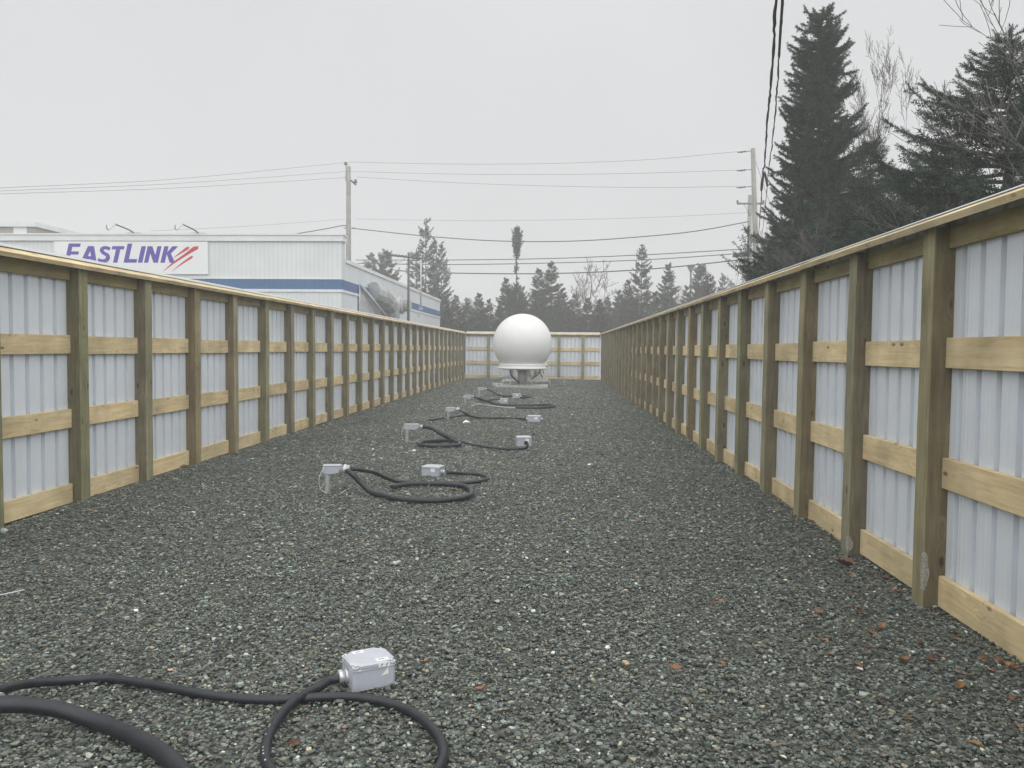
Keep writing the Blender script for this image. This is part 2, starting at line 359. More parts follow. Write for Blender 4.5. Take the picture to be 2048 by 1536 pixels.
def chips(seed, n, y0, y1, size, zlift, power=1.0):
    rs = np.random.default_rng(seed)
    k = 5
    y = y0 + (y1-y0)*rs.random(n)**power
    xw0 = np.maximum(XL-.02, -.82*y-1.0); xw1 = np.minimum(XR+.13, .70*y+1.0)
    x = xw0 + (xw1-xw0)*rs.random(n)
    s = size*np.exp(rs.normal(0, .38, n)); s = np.clip(s, size*.35, size*2.3)
    asp = rs.uniform(.42, .95, n); th = s*rs.uniform(.07, .22, n)
    ang = (np.arange(k)[None]/k + rs.uniform(-.07, .07, (n, k)))*2*np.pi
    rad = rs.uniform(.66, 1.12, (n, k))*.5
    lx = np.cos(ang)*rad*s[:, None]; ly = np.sin(ang)*rad*s[:, None]*asp[:, None]
    yaw = rs.uniform(0, 2*np.pi, n); tl = np.abs(rs.normal(0, .25, n)); td = rs.uniform(0, 2*np.pi, n)
    nz = np.stack([np.sin(tl)*np.cos(td), np.sin(tl)*np.sin(td), np.cos(tl)], -1)
    ux = np.stack([np.cos(yaw), np.sin(yaw), np.zeros(n)], -1); ux -= nz*(ux*nz).sum(-1)[:, None]; ux /= np.linalg.norm(ux, axis=1)[:, None]
    uy = np.cross(nz, ux)
    c = np.stack([x, y, hgt(x, y) + zlift*rs.random(n) + s*.5*np.sin(tl)*.6], -1)
    top = c[:, None] + lx[..., None]*ux[:, None] + ly[..., None]*uy[:, None] + (nz*th[:, None]*.5)[:, None]
    bot = c[:, None] + 1.06*lx[..., None]*ux[:, None] + 1.06*ly[..., None]*uy[:, None] - (nz*th[:, None]*.5)[:, None]
    co = np.concatenate([top, bot], 1).reshape(-1, 3)
    base = (np.arange(n)*2*k)[:, None]
    t = base + np.arange(k)[None]
    j = (np.arange(k)+1) % k
    side = np.stack([base+np.arange(k)+k, base+j+k, base+j, base+np.arange(k)], -1)
    flat = np.concatenate([t, side.reshape(n, -1)], 1).ravel()
    counts = np.tile(np.array([k]+[4]*k), n)
    u = rs.random(n); v = np.exp(rs.normal(0, .50, n))*.118
    hue = rs.random(n)[:, None]
    col = v[:, None]*((1-hue)*np.array([[.89, 1.07, .93]]) + hue*np.array([[.97, 1.06, .88]]))
    bl = u < .08; col[bl] = v[bl, None]*np.array([[.85, 1.05, 1.06]])
    tn = (u > .955); col[tn] = v[tn, None]*np.array([[2.1, 1.9, 1.3]])
    br = (u > .93) & (u <= .955); col[br] = v[br, None]*np.array([[1.4, 1.05, .75]])
    pg = (u > .10) & (u < .17); col[pg] = v[pg, None]*np.array([[1.75, 1.95, 1.8]])
    wt = u > .9945; col[wt] = rs.uniform(.3, .6, (wt.sum(), 1))*np.array([[1, .99, .95]])
    col = np.clip(col, .012, .75)
    colr = np.repeat(np.concatenate([col, np.ones((n, 1))], 1), k+1, axis=0)
    return co, flat, counts, colr
parts_, off = [], 0
CO, FL, CN, CC = [], [], [], []
for args in ((1, 112000, 2.0, 5.2, .0170, .021, 1.0), (2, 125000, 5.0, 10.5, .0195, .022, .9), (3, 100000, 10.0, 21.0, .027, .02, .8), (4, 60000, 20, YB, .036, .02, .8)):
    co, fl, cn, cc = chips(*args); CO.append(co); FL.append(fl+off); CN.append(cn); CC.append(cc); off += len(co)
gravel = obj('gravel', mesh_np('gravel', np.concatenate(CO), np.concatenate(FL), np.concatenate(CN), M['chips'], False, np.concatenate(CC)))
tag(gravel, 'dark grey green slate chip gravel covering the fenced yard', 'gravel', kind='stuff')

# ------------------------------------------------------------------ fences (local frame: x along the fence, -y towards the yard)
SP = 1.2192; PW = .14
def post_mesh(seed):
    rs = random.Random(seed); mb = MB(); e = .008; lv = 9; vs = []
    for k in range(lv):
        z = -.12 + (2.246+.12)*k/(lv-1); w = rs.uniform(-.0025, .0025); w2 = rs.uniform(-.0025, .0025)
        a, b_ = -PW/2, PW/2
        vs += [(a+e+w, w2, z), (b_-e+w, w2, z), (b_+w, e+w2, z), (b_+w, PW-e, z), (b_-e+w, PW, z), (a+e+w, PW, z), (a+w, PW-e, z), (a+w, e+w2, z)]
    fs = [tuple(range(7, -1, -1)), tuple(range((lv-1)*8, lv*8))]
    for k in range(lv-1):
        for i in range(8): fs.append((k*8+i, k*8+(i+1) % 8, k*8+8+(i+1) % 8, k*8+8+i))
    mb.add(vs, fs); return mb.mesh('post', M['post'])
POSTS = [post_mesh(i) for i in range(5)]
BAY = SP-PW
def rail_mesh(z0, z1, mat, L=BAY-.004):
    mb = MB(); mb.box((-L/2, -.019, -(z1-z0)/2), (L/2, .019, (z1-z0)/2), bev=.004); return mb.mesh('rail', mat)
def panel_mesh(L):
    """inside of ribbed sheet metal: flats with channels pressed away from the yard, two small stiffeners on each flat"""
    mb = MB(); P = []; x = -L/2; z0, z1 = -.03, 2.29
    pts = [(x, 0)]
    pit = .2011; k0 = x
    while k0 + pit < L/2 + 1e-6:
        b = k0
        for dx, d in ((.046, 0), (.049, .0012), (.056, .0012), (.059, 0), (.090, 0), (.093, .0012), (.100, .0012), (.103, 0), (.144, 0), (.151, .044), (.192, .044), (.199, 0)):
            pts.append((b+dx, d))
        k0 += pit
    pts.append((L/2, 0))
    # overlap seam: a 2.5 mm step
    vs = []; fs = []
    for i, (a, d) in enumerate(pts): vs += [(a, d, z0), (a, d, z1)]
    for i in range(len(pts)-1): fs.append((2*i, 2*i+2, 2*i+3, 2*i+1))
    n = len(vs); vs += [(a, d+.0012, z) for (a, d, z) in vs]; fs += [tuple(n+i for i in reversed(f)) for f in fs[:len(pts)-1]]
    mb.add(vs, fs)
    # lapped edge of the next sheet
    mb.box((-L/2+.225, -.003, z0), (-L/2+.231, -.0008, z1))
    return mb.mesh('metal_panel', M['panel'])
CT = math.radians(24); cw, ct = .19, .038
def cap_profile():
    c, s = math.cos(CT), math.sin(CT); a = (-.05, 2.228)
    return [a, (a[0]+cw*c, a[1]+cw*s), (a[0]+cw*c-ct*s, a[1]+cw*s+ct*c), (a[0]-ct*s, a[1]+ct*c)]
def flash_profile():
    c, s = math.cos(CT), math.sin(CT); a = (-.05-ct*s, 2.228+ct*c); t = .003; q = .118
    p1 = (a[0]+q*c-t*s, a[1]+q*s+t*c); p2 = (a[0]+(cw+.03)*c-t*s, a[1]+(cw+.03)*s+t*c)
    d = .003
    return [p1, p2, (p2[0], p2[1]-.11), (p2[0]+d, p2[1]-.11), (p2[0]+d, p2[1]+d), (p1[0]-d*s, p1[1]+d*c)]
def fence(loc, rz, label, posts, x0, x1, near_first, seed, corner=False):
    rs = random.Random(seed)
    root = empty('fence', loc, rz, label, 'fence')
    for i, p in enumerate(posts):
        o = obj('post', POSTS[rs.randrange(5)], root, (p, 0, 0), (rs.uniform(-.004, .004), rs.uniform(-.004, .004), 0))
    bays = [((posts[i]+posts[i+1])/2, posts[i+1]-posts[i]-PW-.004) for i in range(len(posts)-1)]
    if corner:
        bays = [((x0+posts[0]-PW/2)/2, posts[0]-PW/2-x0)] + bays + [((posts[-1]+PW/2+x1)/2, x1-posts[-1]-PW/2)]
    order = sorted(range(len(bays)), key=lambda i: near_first*bays[i][0])
    cache = {}
    def rm(key, z0, z1, mat, L):
        k = (key, round(L, 3))
        if k not in cache: cache[k] = rail_mesh(z0, z1, mat, L)
        return cache[k]
    for i in order:
        c, L = bays[i]
        for key, nm, z0, z1, mat in (('b', 'rail', .004, .187, M['rail']), ('m', 'rail', .716, .896, M['rail']), ('u', 'rail', 1.420, 1.597, M['rail']), ('t', 'top_rail', 2.122, 2.244, M['toprail'])):
            dz = rs.uniform(-.006, .006) if nm == 'rail' else 0
            obj(nm, rm(key, z0, z1, mat, L), root, (c, .110+rs.uniform(-.001, .001), (z0+z1)/2+dz), (0, rs.uniform(-.004, .004), 0))
        Lp = L+PW+.004 if not corner else L+.1
        k = ('p', round(Lp, 3))
        if k not in cache: cache[k] = panel_mesh(Lp)
        obj('metal_panel', cache[k], root, (c, .1315+.0015*(i % 2), 0))
    x = x0
    while x < x1-.05:
        e = min(x1, x+3*SP)
        mb = MB(); mb.prism(cap_profile(), 0, e-x-.003); mb.build('cap_board', M['cap'], root, (x, rs.uniform(-.003, .003), rs.uniform(-.003, .003)))
        mb = MB(); mb.prism(flash_profile(), 0, e-x); mb.build('flashing', M['whitemetal'], root, (x, 0, .005))
        x = e
    return root
# left: local x -> +Y
lp = [6.214+SP*k for k in range(-4, 28)]
fence((XL, 0, 0), math.pi/2, 'left timber fence lined with pale ribbed metal sheets, below the purple lettered building', lp, lp[0]-.1, YB+.1, 1, 11)
rp = [-(4.888+SP*k) for k in range(28, -4, -1)]
fr = fence((XR, 0, 0), -math.pi/2, 'right timber fence lined with pale ribbed metal sheets, below the tall spruces', rp, -(YB+.1), rp[-1]+.1, -1, 12)
def stain(root, px_, z0, z1, seed):
    rs = random.Random(seed); mb = MB(); e = .07
    n = 9; A = []; B_ = []
    for i in range(n):
        t = i/(n-1); w = math.sin(math.pi*t)**.6*.028*rs.uniform(.6, 1.2)+.002; z = z0+(z1-z0)*t; A.append((w, z)); B_.append((w*.55, z))
    vs = []
    for w, z in A: vs += [(px_+e+.003, .010, z), (px_+e+.003, .010+w, z)]
    for w, z in B_: vs += [(px_+e-.010, -.003, z), (px_+e-.010-w, -.003, z)]
    fs = [(2*i, 2*i+1, 2*i+3, 2*i+2) for i in range(n-1)] + [(2*n+2*i+1, 2*n+2*i, 2*n+2*i+2, 2*n+2*i+3) for i in range(n-1)]
    fs += [(2*n+2*i, 2*i, 2*i+2, 2*n+2*i+2) for i in range(n-1)]
    mb.add(vs, fs); mb.build('resin_stain', M['resin'], root)
stain(fr, -4.888, .10, .33, 3); stain(fr, -(4.888+SP), .02, .14, 5)
bp_ = [-3.41, -2.22, -1.04, .14, 1.34]
fence((0, YB, 0), 0, 'short far timber fence closing the yard behind the white dome', bp_, XL+.004, XR-.004, 1, 13, corner=True)

# ------------------------------------------------------------------ building with the sign
def zat(py, Y, px): return atY(px, py, Y).z
BX, BY1, BY2, BXL = -7.08, 26.0, 48.3, -22.5
bld = empty('building', (BX, BY1, 0), 0, 'long pale ribbed metal building with a blue band, behind the left fence', 'building')
def bpart(name, mat, a, b, parent=bld):
    mb = MB(); mb.box([a[0]-BX, a[1]-BY1, a[2]], [b[0]-BX, b[1]-BY1, b[2]]); return mb.build(name, mat, parent)
zp = 5.22; zr = 4.45
bpart('front_wall', M['sidingx'], (BXL, BY1, -.05), (BX, BY1+.42, zp-.24))
bpart('parapet_cap', M['sidingtrim'], (BXL-.05, BY1-.07, zp-.24), (BX+.06, BY1+.48, zp-.05))
bpart('parapet_cap', M['sidingtrim'], (BXL-.05, BY1-.10, zp-.05), (BX+.09, BY1+.51, zp+.0))
bpart('side_wall', M['sidingy'], (BX-.3, BY1+.422, -.05), (BX-.003, BY2, zr-.12))
bpart('wall', M['sidingy'], (BXL, BY1+.422, -.05), (BX-.303, BY2, zr-.15))
bpart('roof_edge', M['sidingtrim'], (BX-.35, BY1+.485, zr-.12), (BX+.05, BY2+.05, zr))
bpart('roof', M['roof'], (BXL, BY1+.485, zr-.15), (BX-.352, BY2, zr-.06))
bpart('blue_band', M['bluex'], (BXL, BY1-.02, 3.41), (BX+.018, BY1-.001, 3.735))
bpart('blue_band', M['bluey'], (BX+.0005, BY1-.0005, 3.41), (BX+.018, BY2, 3.735))
bpart('band_trim', M['sidingtrim'], (BXL, BY1-.035, 3.32), (BX+.035, BY1-.001, 3.408))
bpart('band_trim', M['sidingtrim'], (BX+.0005, BY1-.0008, 3.32), (BX+.034, BY2, 3.408))
bpart('band_trim', M['sidingtrim'], (BXL, BY1-.032, 3.737), (BX+.032, BY1-.001, 3.775))
for xx in (-21.0, -17.9, -14.8, -11.7, -8.6):
    bpart('cap_joint', M['sidingtrim'], (xx, BY1-.082, zp-.235), (xx+.03, BY1-.0705, zp-.055))
bpart('corner_trim', M['sidingtrim'], (BX-.06, BY1-.012, 3.777), (BX+.0, BY1-.001, zp-.242))
for py_, z_ in ((28.9, 3.0), (37.5, 3.15), (40.6, 3.1)):
    bpart('wall_fitting', M['steel'], (BX+.0, py_, z_), (BX+.06, py_+.08, z_+.1))

# beige block farther left
blk = empty('building', (-22.9, 34, 0), 0, 'beige weathered flat roofed building behind the left end of the pale building', 'building')
mb = MB(); mb.box((-14, 0, 0), (0, 24, 6.65)); mb.build('wall', M['tan'], blk)
mb = MB(); mb.box((-14.1, -.1, 6.65), (.1, 24.1, 6.85)); mb.build('roof_edge', M['sidingtrim'], blk)
rs = random.Random(4)
mb = MB(); mb.box((-.95, -.012, 6.05), (-.35, -.002, 6.66)); mb.build('patch', M['signwhite'], blk)
mb = MB(); mb.box((.002, 3.0, 6.38), (.012, 5.4, 6.6)); mb.build('patch', M['red'], blk)
for k in range(10):
    y = 6+k*1.6; mb = MB(); mb.box((.002, y, 6.3+rs.uniform(-.2, .15)), (.012, y+rs.uniform(.3, 1.0), 6.62)); mb.build('patch', M['signwhite'], blk)

# sign
SY = BY1-.045
def S(u, v):                                   # sign drawing units -> metres on the wall
    px, py = u/2.844, 420+v/2.844
    return (-16.789+(px-111)*(5.235/306), 4.965-(py-482)*(1.078/66))
x0, z1 = S(315, 178); x1, z0 = S(1187, 365)
sg = empty('building_sign', ((x0+x1)/2, SY, z0), 0, 'white wall sign reading EASTLINK in purple with red slanting strokes', 'sign')
sxo, szo = (x0+x1)/2, z0
mb = MB(); mb.box((x0-sxo, -.02, 0), (x1-sxo, .02, z1-z0)); mb.build('sign_panel', M['signwhite'], sg)
def plate(name, polys, mat, lift):
    mb = MB()
    for i, poly in enumerate(polys):
        pts = [S(*p) for p in poly]
        ar = sum(pts[k][0]*pts[(k+1) % len(pts)][1]-pts[(k+1) % len(pts)][0]*pts[k][1] for k in range(len(pts)))
        if ar < 0: pts = pts[::-1]
        y = -.0215-lift-.0009*i; n = len(pts)
        vs = [(a-sxo, y, b-szo) for a, b in pts] + [(a-sxo, -.0195, b-szo) for a, b in pts]
        mb.add(vs, [tuple(range(n))] + [((k+1) % n, k, n+k, n+(k+1) % n) for k in range(n)])
    return mb.build(name, mat, sg)
sc = [(634, 222), (612, 214), (592, 218), (587, 232), (600, 246), (618, 256), (622, 272), (610, 287), (588, 291), (566, 284)]
sp_ = spline([(a, b, 0) for a, b in sc], 3); spoly = []
for i, p in enumerate(sp_):
    d = (sp_[min(i+1, len(sp_)-1)]-sp_[max(i-1, 0)]).normalized(); spoly.append((p, Vector((-d.y, d.x, 0))))
S_out = [(p.x+n.x*10.5, p.y+n.y*9.5) for p, n in spoly]; S_in = [(p.x-n.x*10.5, p.y-n.y*9.5) for p, n in spoly]
letters = [
    [[(398, 190), (423, 190), (398, 300), (373, 300)], [(420, 190), (467, 190), (463, 210), (415, 210)], [(408, 236), (456, 236), (452, 254), (404, 254)], [(398, 281), (444, 281), (440, 300), (392, 300)]],
    [[(463, 300), (490, 300), (534, 205), (508, 205)], [(529, 300), (557, 300), (543, 205), (517, 205)], [(484, 281), (541, 281), (538, 263), (493, 263)]],
    [[S_out[i], S_out[i+1], S_in[i+1], S_in[i]] for i in range(len(S_out)-1)],
    [[(647, 205), (717, 205), (713, 224), (643, 224)], [(668, 222), (693, 222), (675, 300), (650, 300)]],
    [[(735, 190), (761, 190), (736, 300), (710, 300)], [(730, 279), (788, 279), (783, 300), (722, 300)]],
    [[(813, 205), (839, 205), (817, 300), (791, 300)]],
    [[(848, 205), (872, 205), (850, 300), (826, 300)], [(903, 205), (927, 205), (905, 300), (881, 300)], [(850, 205), (875, 205), (906, 300), (880, 300)]],
    [[(942, 205), (967, 205), (944, 300), (919, 300)], [(988, 205), (1021, 205), (970, 256), (953, 246)], [(956, 250), (975, 236), (1002, 300), (972, 300)]],
]
for i, L_ in enumerate(letters):
    if i == 2: L_ = L_
    plate('letter', L_, M['purple'], 0)
plate('stripe', [[(990, 274), (1030, 240), (1066, 211), (1080, 207), (1085, 212), (1079, 221), (1040, 245)]], M['red'], .004)
plate('stripe', [[(933, 350), (985, 300), (1060, 246), (1108, 206), (1135, 205), (1133, 220), (1080, 250), (995, 305)]], M['red'], .004)
plate('stripe', [[(982, 349), (1030, 308), (1086, 265), (1099, 259), (1105, 264), (1098, 273), (1050, 303)]], M['red'], .004)

# two sign lamp arms on the parapet
for k, (px, lab) in enumerate(((268, 'left of the two dark lamp arms standing on the pale parapet'), (397, 'right of the two dark lamp arms standing on the pale parapet'))):
    x = atY(px, 466, BY1).x
    r_ = empty('sign_lamp', (x, BY1, zp), 0, lab, 'lamp arm', 'lamp arms above the lettered sign')
    mb = MB(); mb.box((-.22, -.06, 0), (.22, .14, .035)); mb.build('base_plate', M['steel'], r_)
    mb = MB(); mb.tube(spline([(0, .05, .02), (0, -.4, .09), (0, -1.0, .13), (0, -1.12, .14)], 5), .022, 8); mb.build('arm', M['fwire'], r_)
    mb = MB(); mb.tube(spline([(0, -1.1, .14), (-.02, -1.25, .05), (-.04, -1.42, -.08), (-.03, -1.56, -.05), (0, -1.62, .05)], 5), .018, 8); mb.build('lamp_hook', M['whitemetal'], r_)

# duct hood, elbow and fan on the side wall
vd = empty('ventilation_duct', (BX, 28.5, 0), 0, 'dull metal air intake hood and curved duct on the side of the pale building', 'duct')
def loc_(p): return (p[0]-BX, p[1]-28.5, p[2])
def onX(px, py, X):
    d = ray(px, py); return CP + d*(X/d.x)
A_ = onX(718, 570, BX+.04); D_ = onX(771, 635, BX+.62)
mb = MB(); q = [A_, Vector((A_.x, A_.y, 1.9)), Vector((D_.x, D_.y+.6, 1.9)), D_]
w = [Vector((BX+.01, p.y+.05, p.z)) for p in q]
vs = [loc_(p) for p in q+w]
mb.add(vs, [(0, 1, 2, 3), (7, 6, 5, 4), (0, 4, 5, 1), (1, 5, 6, 2), (2, 6, 7, 3), (3, 7, 4, 0)]); mb.build('hood', M['duct'], vd)
dv = Vector((.05, -.03, .03)); mb = MB(); mb.tube([loc_(A_+dv), loc_(D_+dv)], .045, 6); mb.build('edge_trim', M['whitemetal'], vd)
mb = MB(); mb.tube([loc_(onX(719, 568, BX+.06)), loc_(Vector((BX+.06, A_.y, 1.9)))], .035, 6); mb.build('edge_trim', M['steel'], vd)
EC = [onX(744, 584, BX+.2), onX(759, 590, BX+.40), onX(772, 601, BX+.5), onX(780, 616, BX+.52), onX(782, 650, BX+.52)]
for k in range(4):
    mb = MB(); a, b = EC[k], EC[k+1]; rr = .40 - .012*k
    mb.tube([loc_(a), loc_(b+(b-a)*.12)], [rr, rr-.015], 12); mb.sm = [False]*len(mb.f); mb.build('elbow_section', M['duct'], vd)
    if k:
        mb = MB(); dd = (b-a).normalized()*.02; mb.tube([loc_(a-dd), loc_(a+dd)], [rr+.03, rr+.03], 12); mb.sm = [False]*len(mb.f); mb.build('seam', M['steel'], vd)
fc = atY(806, 611, 33.4)
vf = empty('exhaust_fan', (BX, 33.4, fc.z), 0, 'round pale exhaust fan drum sticking out of the wall beside the duct', 'fan')
mb = MB(); mb.box((.01, -.5, -.5), (.12, .5, .5)); mb.build('back_plate', M['sidingtrim'], vf)
mb = MB(); Rm = Matrix.Rotation(math.pi/2, 4, 'Y')
pr = [(0.0, .12), (.27, .12), (.31, .16), (.35, .25), (.37, .42), (.35, .55), (.30, .66), (.26, .68)]
vs = []; n = 28
for r, z in pr:
    for k in range(n): a = 2*math.pi*k/n; vs.append((z, r*math.cos(a), r*math.sin(a)))
mb.add(vs, [(i*n+k, i*n+(k+1) % n, (i+1)*n+(k+1) % n, (i+1)*n+k) for i in range(len(pr)-1) for k in range(n)], True); mb.build('drum', M['fan'], vf)
mb = MB(); mb.tube([(.66, 0, 0), (.90, 0, 0), (.905, 0, 0), (.93, 0, 0)], [.25, .25, .27, .27], 28); mb.build('outlet', M['fan'], vf)
mb = MB(); mb.tube([(.56, 0, 0), (.60, 0, 0)], [.375, .375], 28); mb.build('strap', M['steel'], vf)
mb = MB(); mb.cyl((.4, 0, -.34), (.4, 0, -.55), .07); mb.build('drain', M['fan'], vf)

# roof masts
a = atY(817, 505, 33.0); 
mt = empty('antenna_mast', (BX+.25, 33.0, 0), 0, 'tall thin mast with a long multi element antenna on the side of the pale building', 'antenna')
mx = atY(817, 560, 33.0).x - (BX+.25)
mb = MB(); mb.cyl((mx, 0, 1.5), (mx, 0, a.z), .06, 10, .045); mb.build('mast', M['fwire'], mt)
mb = MB(); l = (780-817)*33/F; r_ = (846-817)*33/F
mb.tube([(mx+l, 0, a.z-.12), (mx+r_, 0, a.z-.26)], .03, 6)
for k in range(11):
    t = k/10; x = mx+l+(r_-l)*t; z = a.z-.12-.14*t
    mb.tube([(x-.03, -.35, z-.05), (x+.05, .35, z+.09)], .024, 5)
mb.tube([(mx-.03, -.02, a.z-.14), (mx-.35, -.02, a.z-.42), (mx-.6, -.02, a.z-.35)], .008, 5)
mb.build('antenna', M['fwire'], mt)
mt2 = empty('roof_mast', (BX+.15, 36.5, 0), 0, 'plain thin grey mast rising beside the antenna mast on the pale building', 'mast')
t0 = atY(842, 512, 36.5); b0 = atY(843, 617, 36.5)
mb = MB(); mb.cyl((t0.x-BX-.15, 0, b0.z), (t0.x-BX-.15, 0, t0.z), .04, 10, .03); mb.build('mast', M['whitemetal'], mt2)
mb = MB(); mb.box((t0.x-BX-.25, -.06, b0.z-.05), (t0.x-BX-.05, .06, b0.z+.05)); mb.build('bracket', M['steel'], mt2)

# ------------------------------------------------------------------ utility poles and wires
P1Y, P2Y = 50.0, 45.0
p1 = atY(697, 333, P1Y); p2 = atY(1506, 297, P2Y)
up1 = empty('utility_pole', (p1.x, P1Y, 0), 0, 'lone wooden utility pole rising behind the corner of the pale building', 'utility pole')
mb = MB(); mb.tube([(0, 0, 0), (0, 0, p1.z*.5), (0, 0, p1.z)], [.19, .165, .135], 14); mb.build('pole_shaft', M['pole'], up1)
mb = MB(); mb.tube([(-.17, 0, p1.z-.9), (-.17, 0, p1.z+.12)], .03, 6); mb.build('pin_bracket', M['steel'], up1)
mb = MB(); mb.lathe([(0, 0), (.09, 0), (.13, .04), (.08, .08), (.12, .12), (.07, .17), (0, .18)], (-.17, 0, p1.z+.1), 14); mb.build('insulator', M['fwire'], up1)
mb = MB(); mb.tube([(.14, 0, p1.z-.85), (.48, 0, p1.z-1.15)], .055, 8); mb.build('side_arm', M['fwire'], up1)
mb = MB(); mb.lathe([(0, 0), (.10, 0), (.12, .08), (.06, .14), (.1, .18), (0, .24)], (.45, 0, p1.z-1.02), 12); mb.build('insulator', M['fwire'], up1)
zc1 = atY(697, 456, P1Y).z
mb = MB(); mb.box((-.32, -.05, zc1-.05), (.42, .05, zc1+.05)); mb.build('cable_clamp', M['steel'], up1)

b2 = atY(1514, 500, P2Y)
up2 = empty('utility_pole', (p2.x, P2Y, 0), 0, 'tall pale utility pole carrying the wires beside the dark spruce', 'utility pole')
mb = MB(); lean = (b2.x-p2.x)/(p2.z-b2.z)*p2.z*.8
mb.tube([(lean, 0, 0), (lean*.5, 0, p2.z*.5), (0, 0, p2.z)], [.18, .155, .12], 14); mb.build('pole_shaft', M['pole'], up2)
zs = [atY(1500, y, P2Y).z for y in (302, 339, 373)]
for z in zs:
    mb = MB(); mb.tube([(-.03, 0, z), (-.35, 0, z-.02), (-.42, 0, z-.03), (-.5, 0, z-.03), (-.57, 0, z-.05), (-.85, 0, z-.07)], [.02, .02, .055, .03, .055, .02], 8); mb.build('insulator', M['fwire'], up2)
mb = MB(); mb.tube([(.05, 0, zs[0]-.25), (1.0, .8, zs[0]-2.2), (2.5, 2, zs[0]-5)], .012, 5); mb.build('guy_wire', M['fwire'], up2)
P3Y = 60.0; p3 = atY(1500, 390, P3Y)
up3 = empty('utility_pole', (p3.x, P3Y, 0), 0, 'shorter faint utility pole with a crossarm just behind the tall pole', 'utility pole')
mb = MB(); mb.tube([(.1, 0, 0), (0, 0, p3.z)], [.22, .14], 12); mb.build('pole_shaft', M['pole'], up3)
l = (1474-1500)*P3Y/F; r_ = (1527-1500)*P3Y/F; z = atY(1500, 408, P3Y).z
mb = MB(); mb.box((l, -.17, z-.07), (r_, -.14+.0, z+.07)); mb.build('crossarm', M['fwire'], up3)
mb = MB(); mb.tube([(l*.45, -.16, z-.05), (0, -.16, z-.9)], .02, 5); mb.tube([(r_*.45, -.16, z-.05), (0, -.16, z-.9)], .02, 5); mb.build('brace', M['fwire'], up3)
for q in (l*.95, r_*.93):
    mb = MB(); mb.lathe([(0, 0), (.06, 0), (.1, .05), (.06, .1), (.09, .15), (0, .2)], (q, -.155, z+.07), 10); mb.build('insulator', M['fwire'], up3)

def wire(name, pts, rad, mat, label, cat='wire', group='overhead wires across the grey sky', per=10, n=6):
    """pts: (px, py, Y) knots of the hanging line"""
    P = spline([atY(*p) for p in pts], per); c = P[0].copy()
    mb = MB(); mb.tube([p-c for p in P], rad, n)
    return tag(mb.build(name, mat, None, c), label, cat, group)
Rw = .0085
wire('wire', [(-150, 388, 30), (0, 376, 33), (350, 358, 41), (692, 325, P1Y)], Rw, M['fwire'], 'topmost thin wire running left from the lone pole')
wire('wire', [(-150, 390, 30), (0, 382, 33), (350, 367, 41), (692, 343, P1Y)], Rw, M['fwire'], 'second thin wire from the top, left of the lone pole')
wire('wire', [(-150, 397, 30), (0, 388, 33), (350, 376, 41), (692, 355, P1Y)], Rw, M['fwire'], 'third thin wire from the top, left of the lone pole')
wire('wire', [(300, 462, 42), (500, 452, 45), (692, 438, P1Y)], Rw*.8, M['fwire'], 'faint thin wire sloping down left from the middle of the lone pole')
wire('service_cable', [(590, 468, 47.9), (620, 463, 48), (655, 457, 49), (688, 451, P1Y), (698, 456, P1Y)], .03, M['fwire'], 'short dark cable from the pale roof up to the lone pole', 'cable')
wire('wire', [(697, 324, P1Y), (900, 328, 49), (1100, 327, 47.5), (1300, 319, 46.3), (1478, 303, P2Y)], Rw, M['fwire'], 'topmost thin wire between the lone pole and the tall pole')
wire('wire', [(700, 343, P1Y), (900, 348, 49), (1100, 349, 47.5), (1300, 346, 46.3), (1478, 340, P2Y)], Rw, M['fwire'], 'second thin wire from the top between the two poles')
wire('wire', [(714, 354, P1Y), (900, 365, 49), (1100, 372, 47.5), (1300, 375, 46.3), (1478, 373, P2Y)], Rw, M['fwire'], 'third thin wire from the top between the two poles')
wire('wire', [(712, 438, P1Y), (900, 441, 49), (1100, 440, 47.5), (1300, 435, 46.3), (1500, 425, P2Y)], Rw*.8, M['fwire'], 'faint thin wire between the two poles above the sagging cable')
wire('service_cable', [(700, 456, P1Y), (850, 472, 49), (1000, 482, 47.8), (1150, 482, 47), (1300, 472, 46), (1400, 461, 45.4), (1498, 443, P2Y)], .028, M['fwire'], 'dark sagging cable slung between the two poles', 'cable')
wire('service_cable', [(712, 520, 49), (900, 520, 48.5), (1100, 517, 47.5), (1300, 509, 46.3), (1505, 497, P2Y)], .025, M['fwire'], 'upper of the three low dark cables crossing the far treetops', 'cable')
wire('service_cable', [(715, 527, 49), (900, 529, 48.5), (1100, 526, 47.5), (1300, 519, 46.3), (1505, 505, P2Y)], .025, M['fwire'], 'middle of the three low dark cables crossing the far treetops', 'cable')
wire('service_cable', [(790, 541, 49), (900, 546, 48.5), (1100, 547, 47.5), (1300, 538, 46.3), (1505, 517, P2Y)], .034, M['fwire'], 'lowest of the three low dark cables crossing the far treetops', 'cable')
o = atY(1478, 510, P2Y); mb = MB(); mb.tube([(-.02, 0, 0), (-.01, 0, 0), (.9, 0, .04), (.95, 0, .04)], [.05, .13, .13, .05], 10)
tag(mb.build('splice_case', M['fwire'], None, (o.x-.3, P2Y, o.z)), 'grey cable splice case hanging beside the tall pole', 'splice case')
# drop cables coming overhead from the tall pole towards the camera
def lashed(knots, rad, label, seed):
    P = spline([atY(*k) for k in knots], 14); c = P[0].copy(); P = [p-c for p in P]
    rs = random.Random(seed); P = [p + Vector((rs.uniform(-.008, .008), 0, rs.uniform(-.006, .006))) for p in P]
    mb = MB(); mb.tube(P, rad, 8)
    Q = []; 
    for i, p in enumerate(P):
        a = i*.55; Q.append(p + Vector((math.cos(a), 0, math.sin(a)))*rad*1.35)
    mb.tube(Q, rad*.6, 6)
    return tag(mb.build('drop_cable', M['wire'], None, c), label, 'cable', 'twisted cables dropping past the tall spruce')
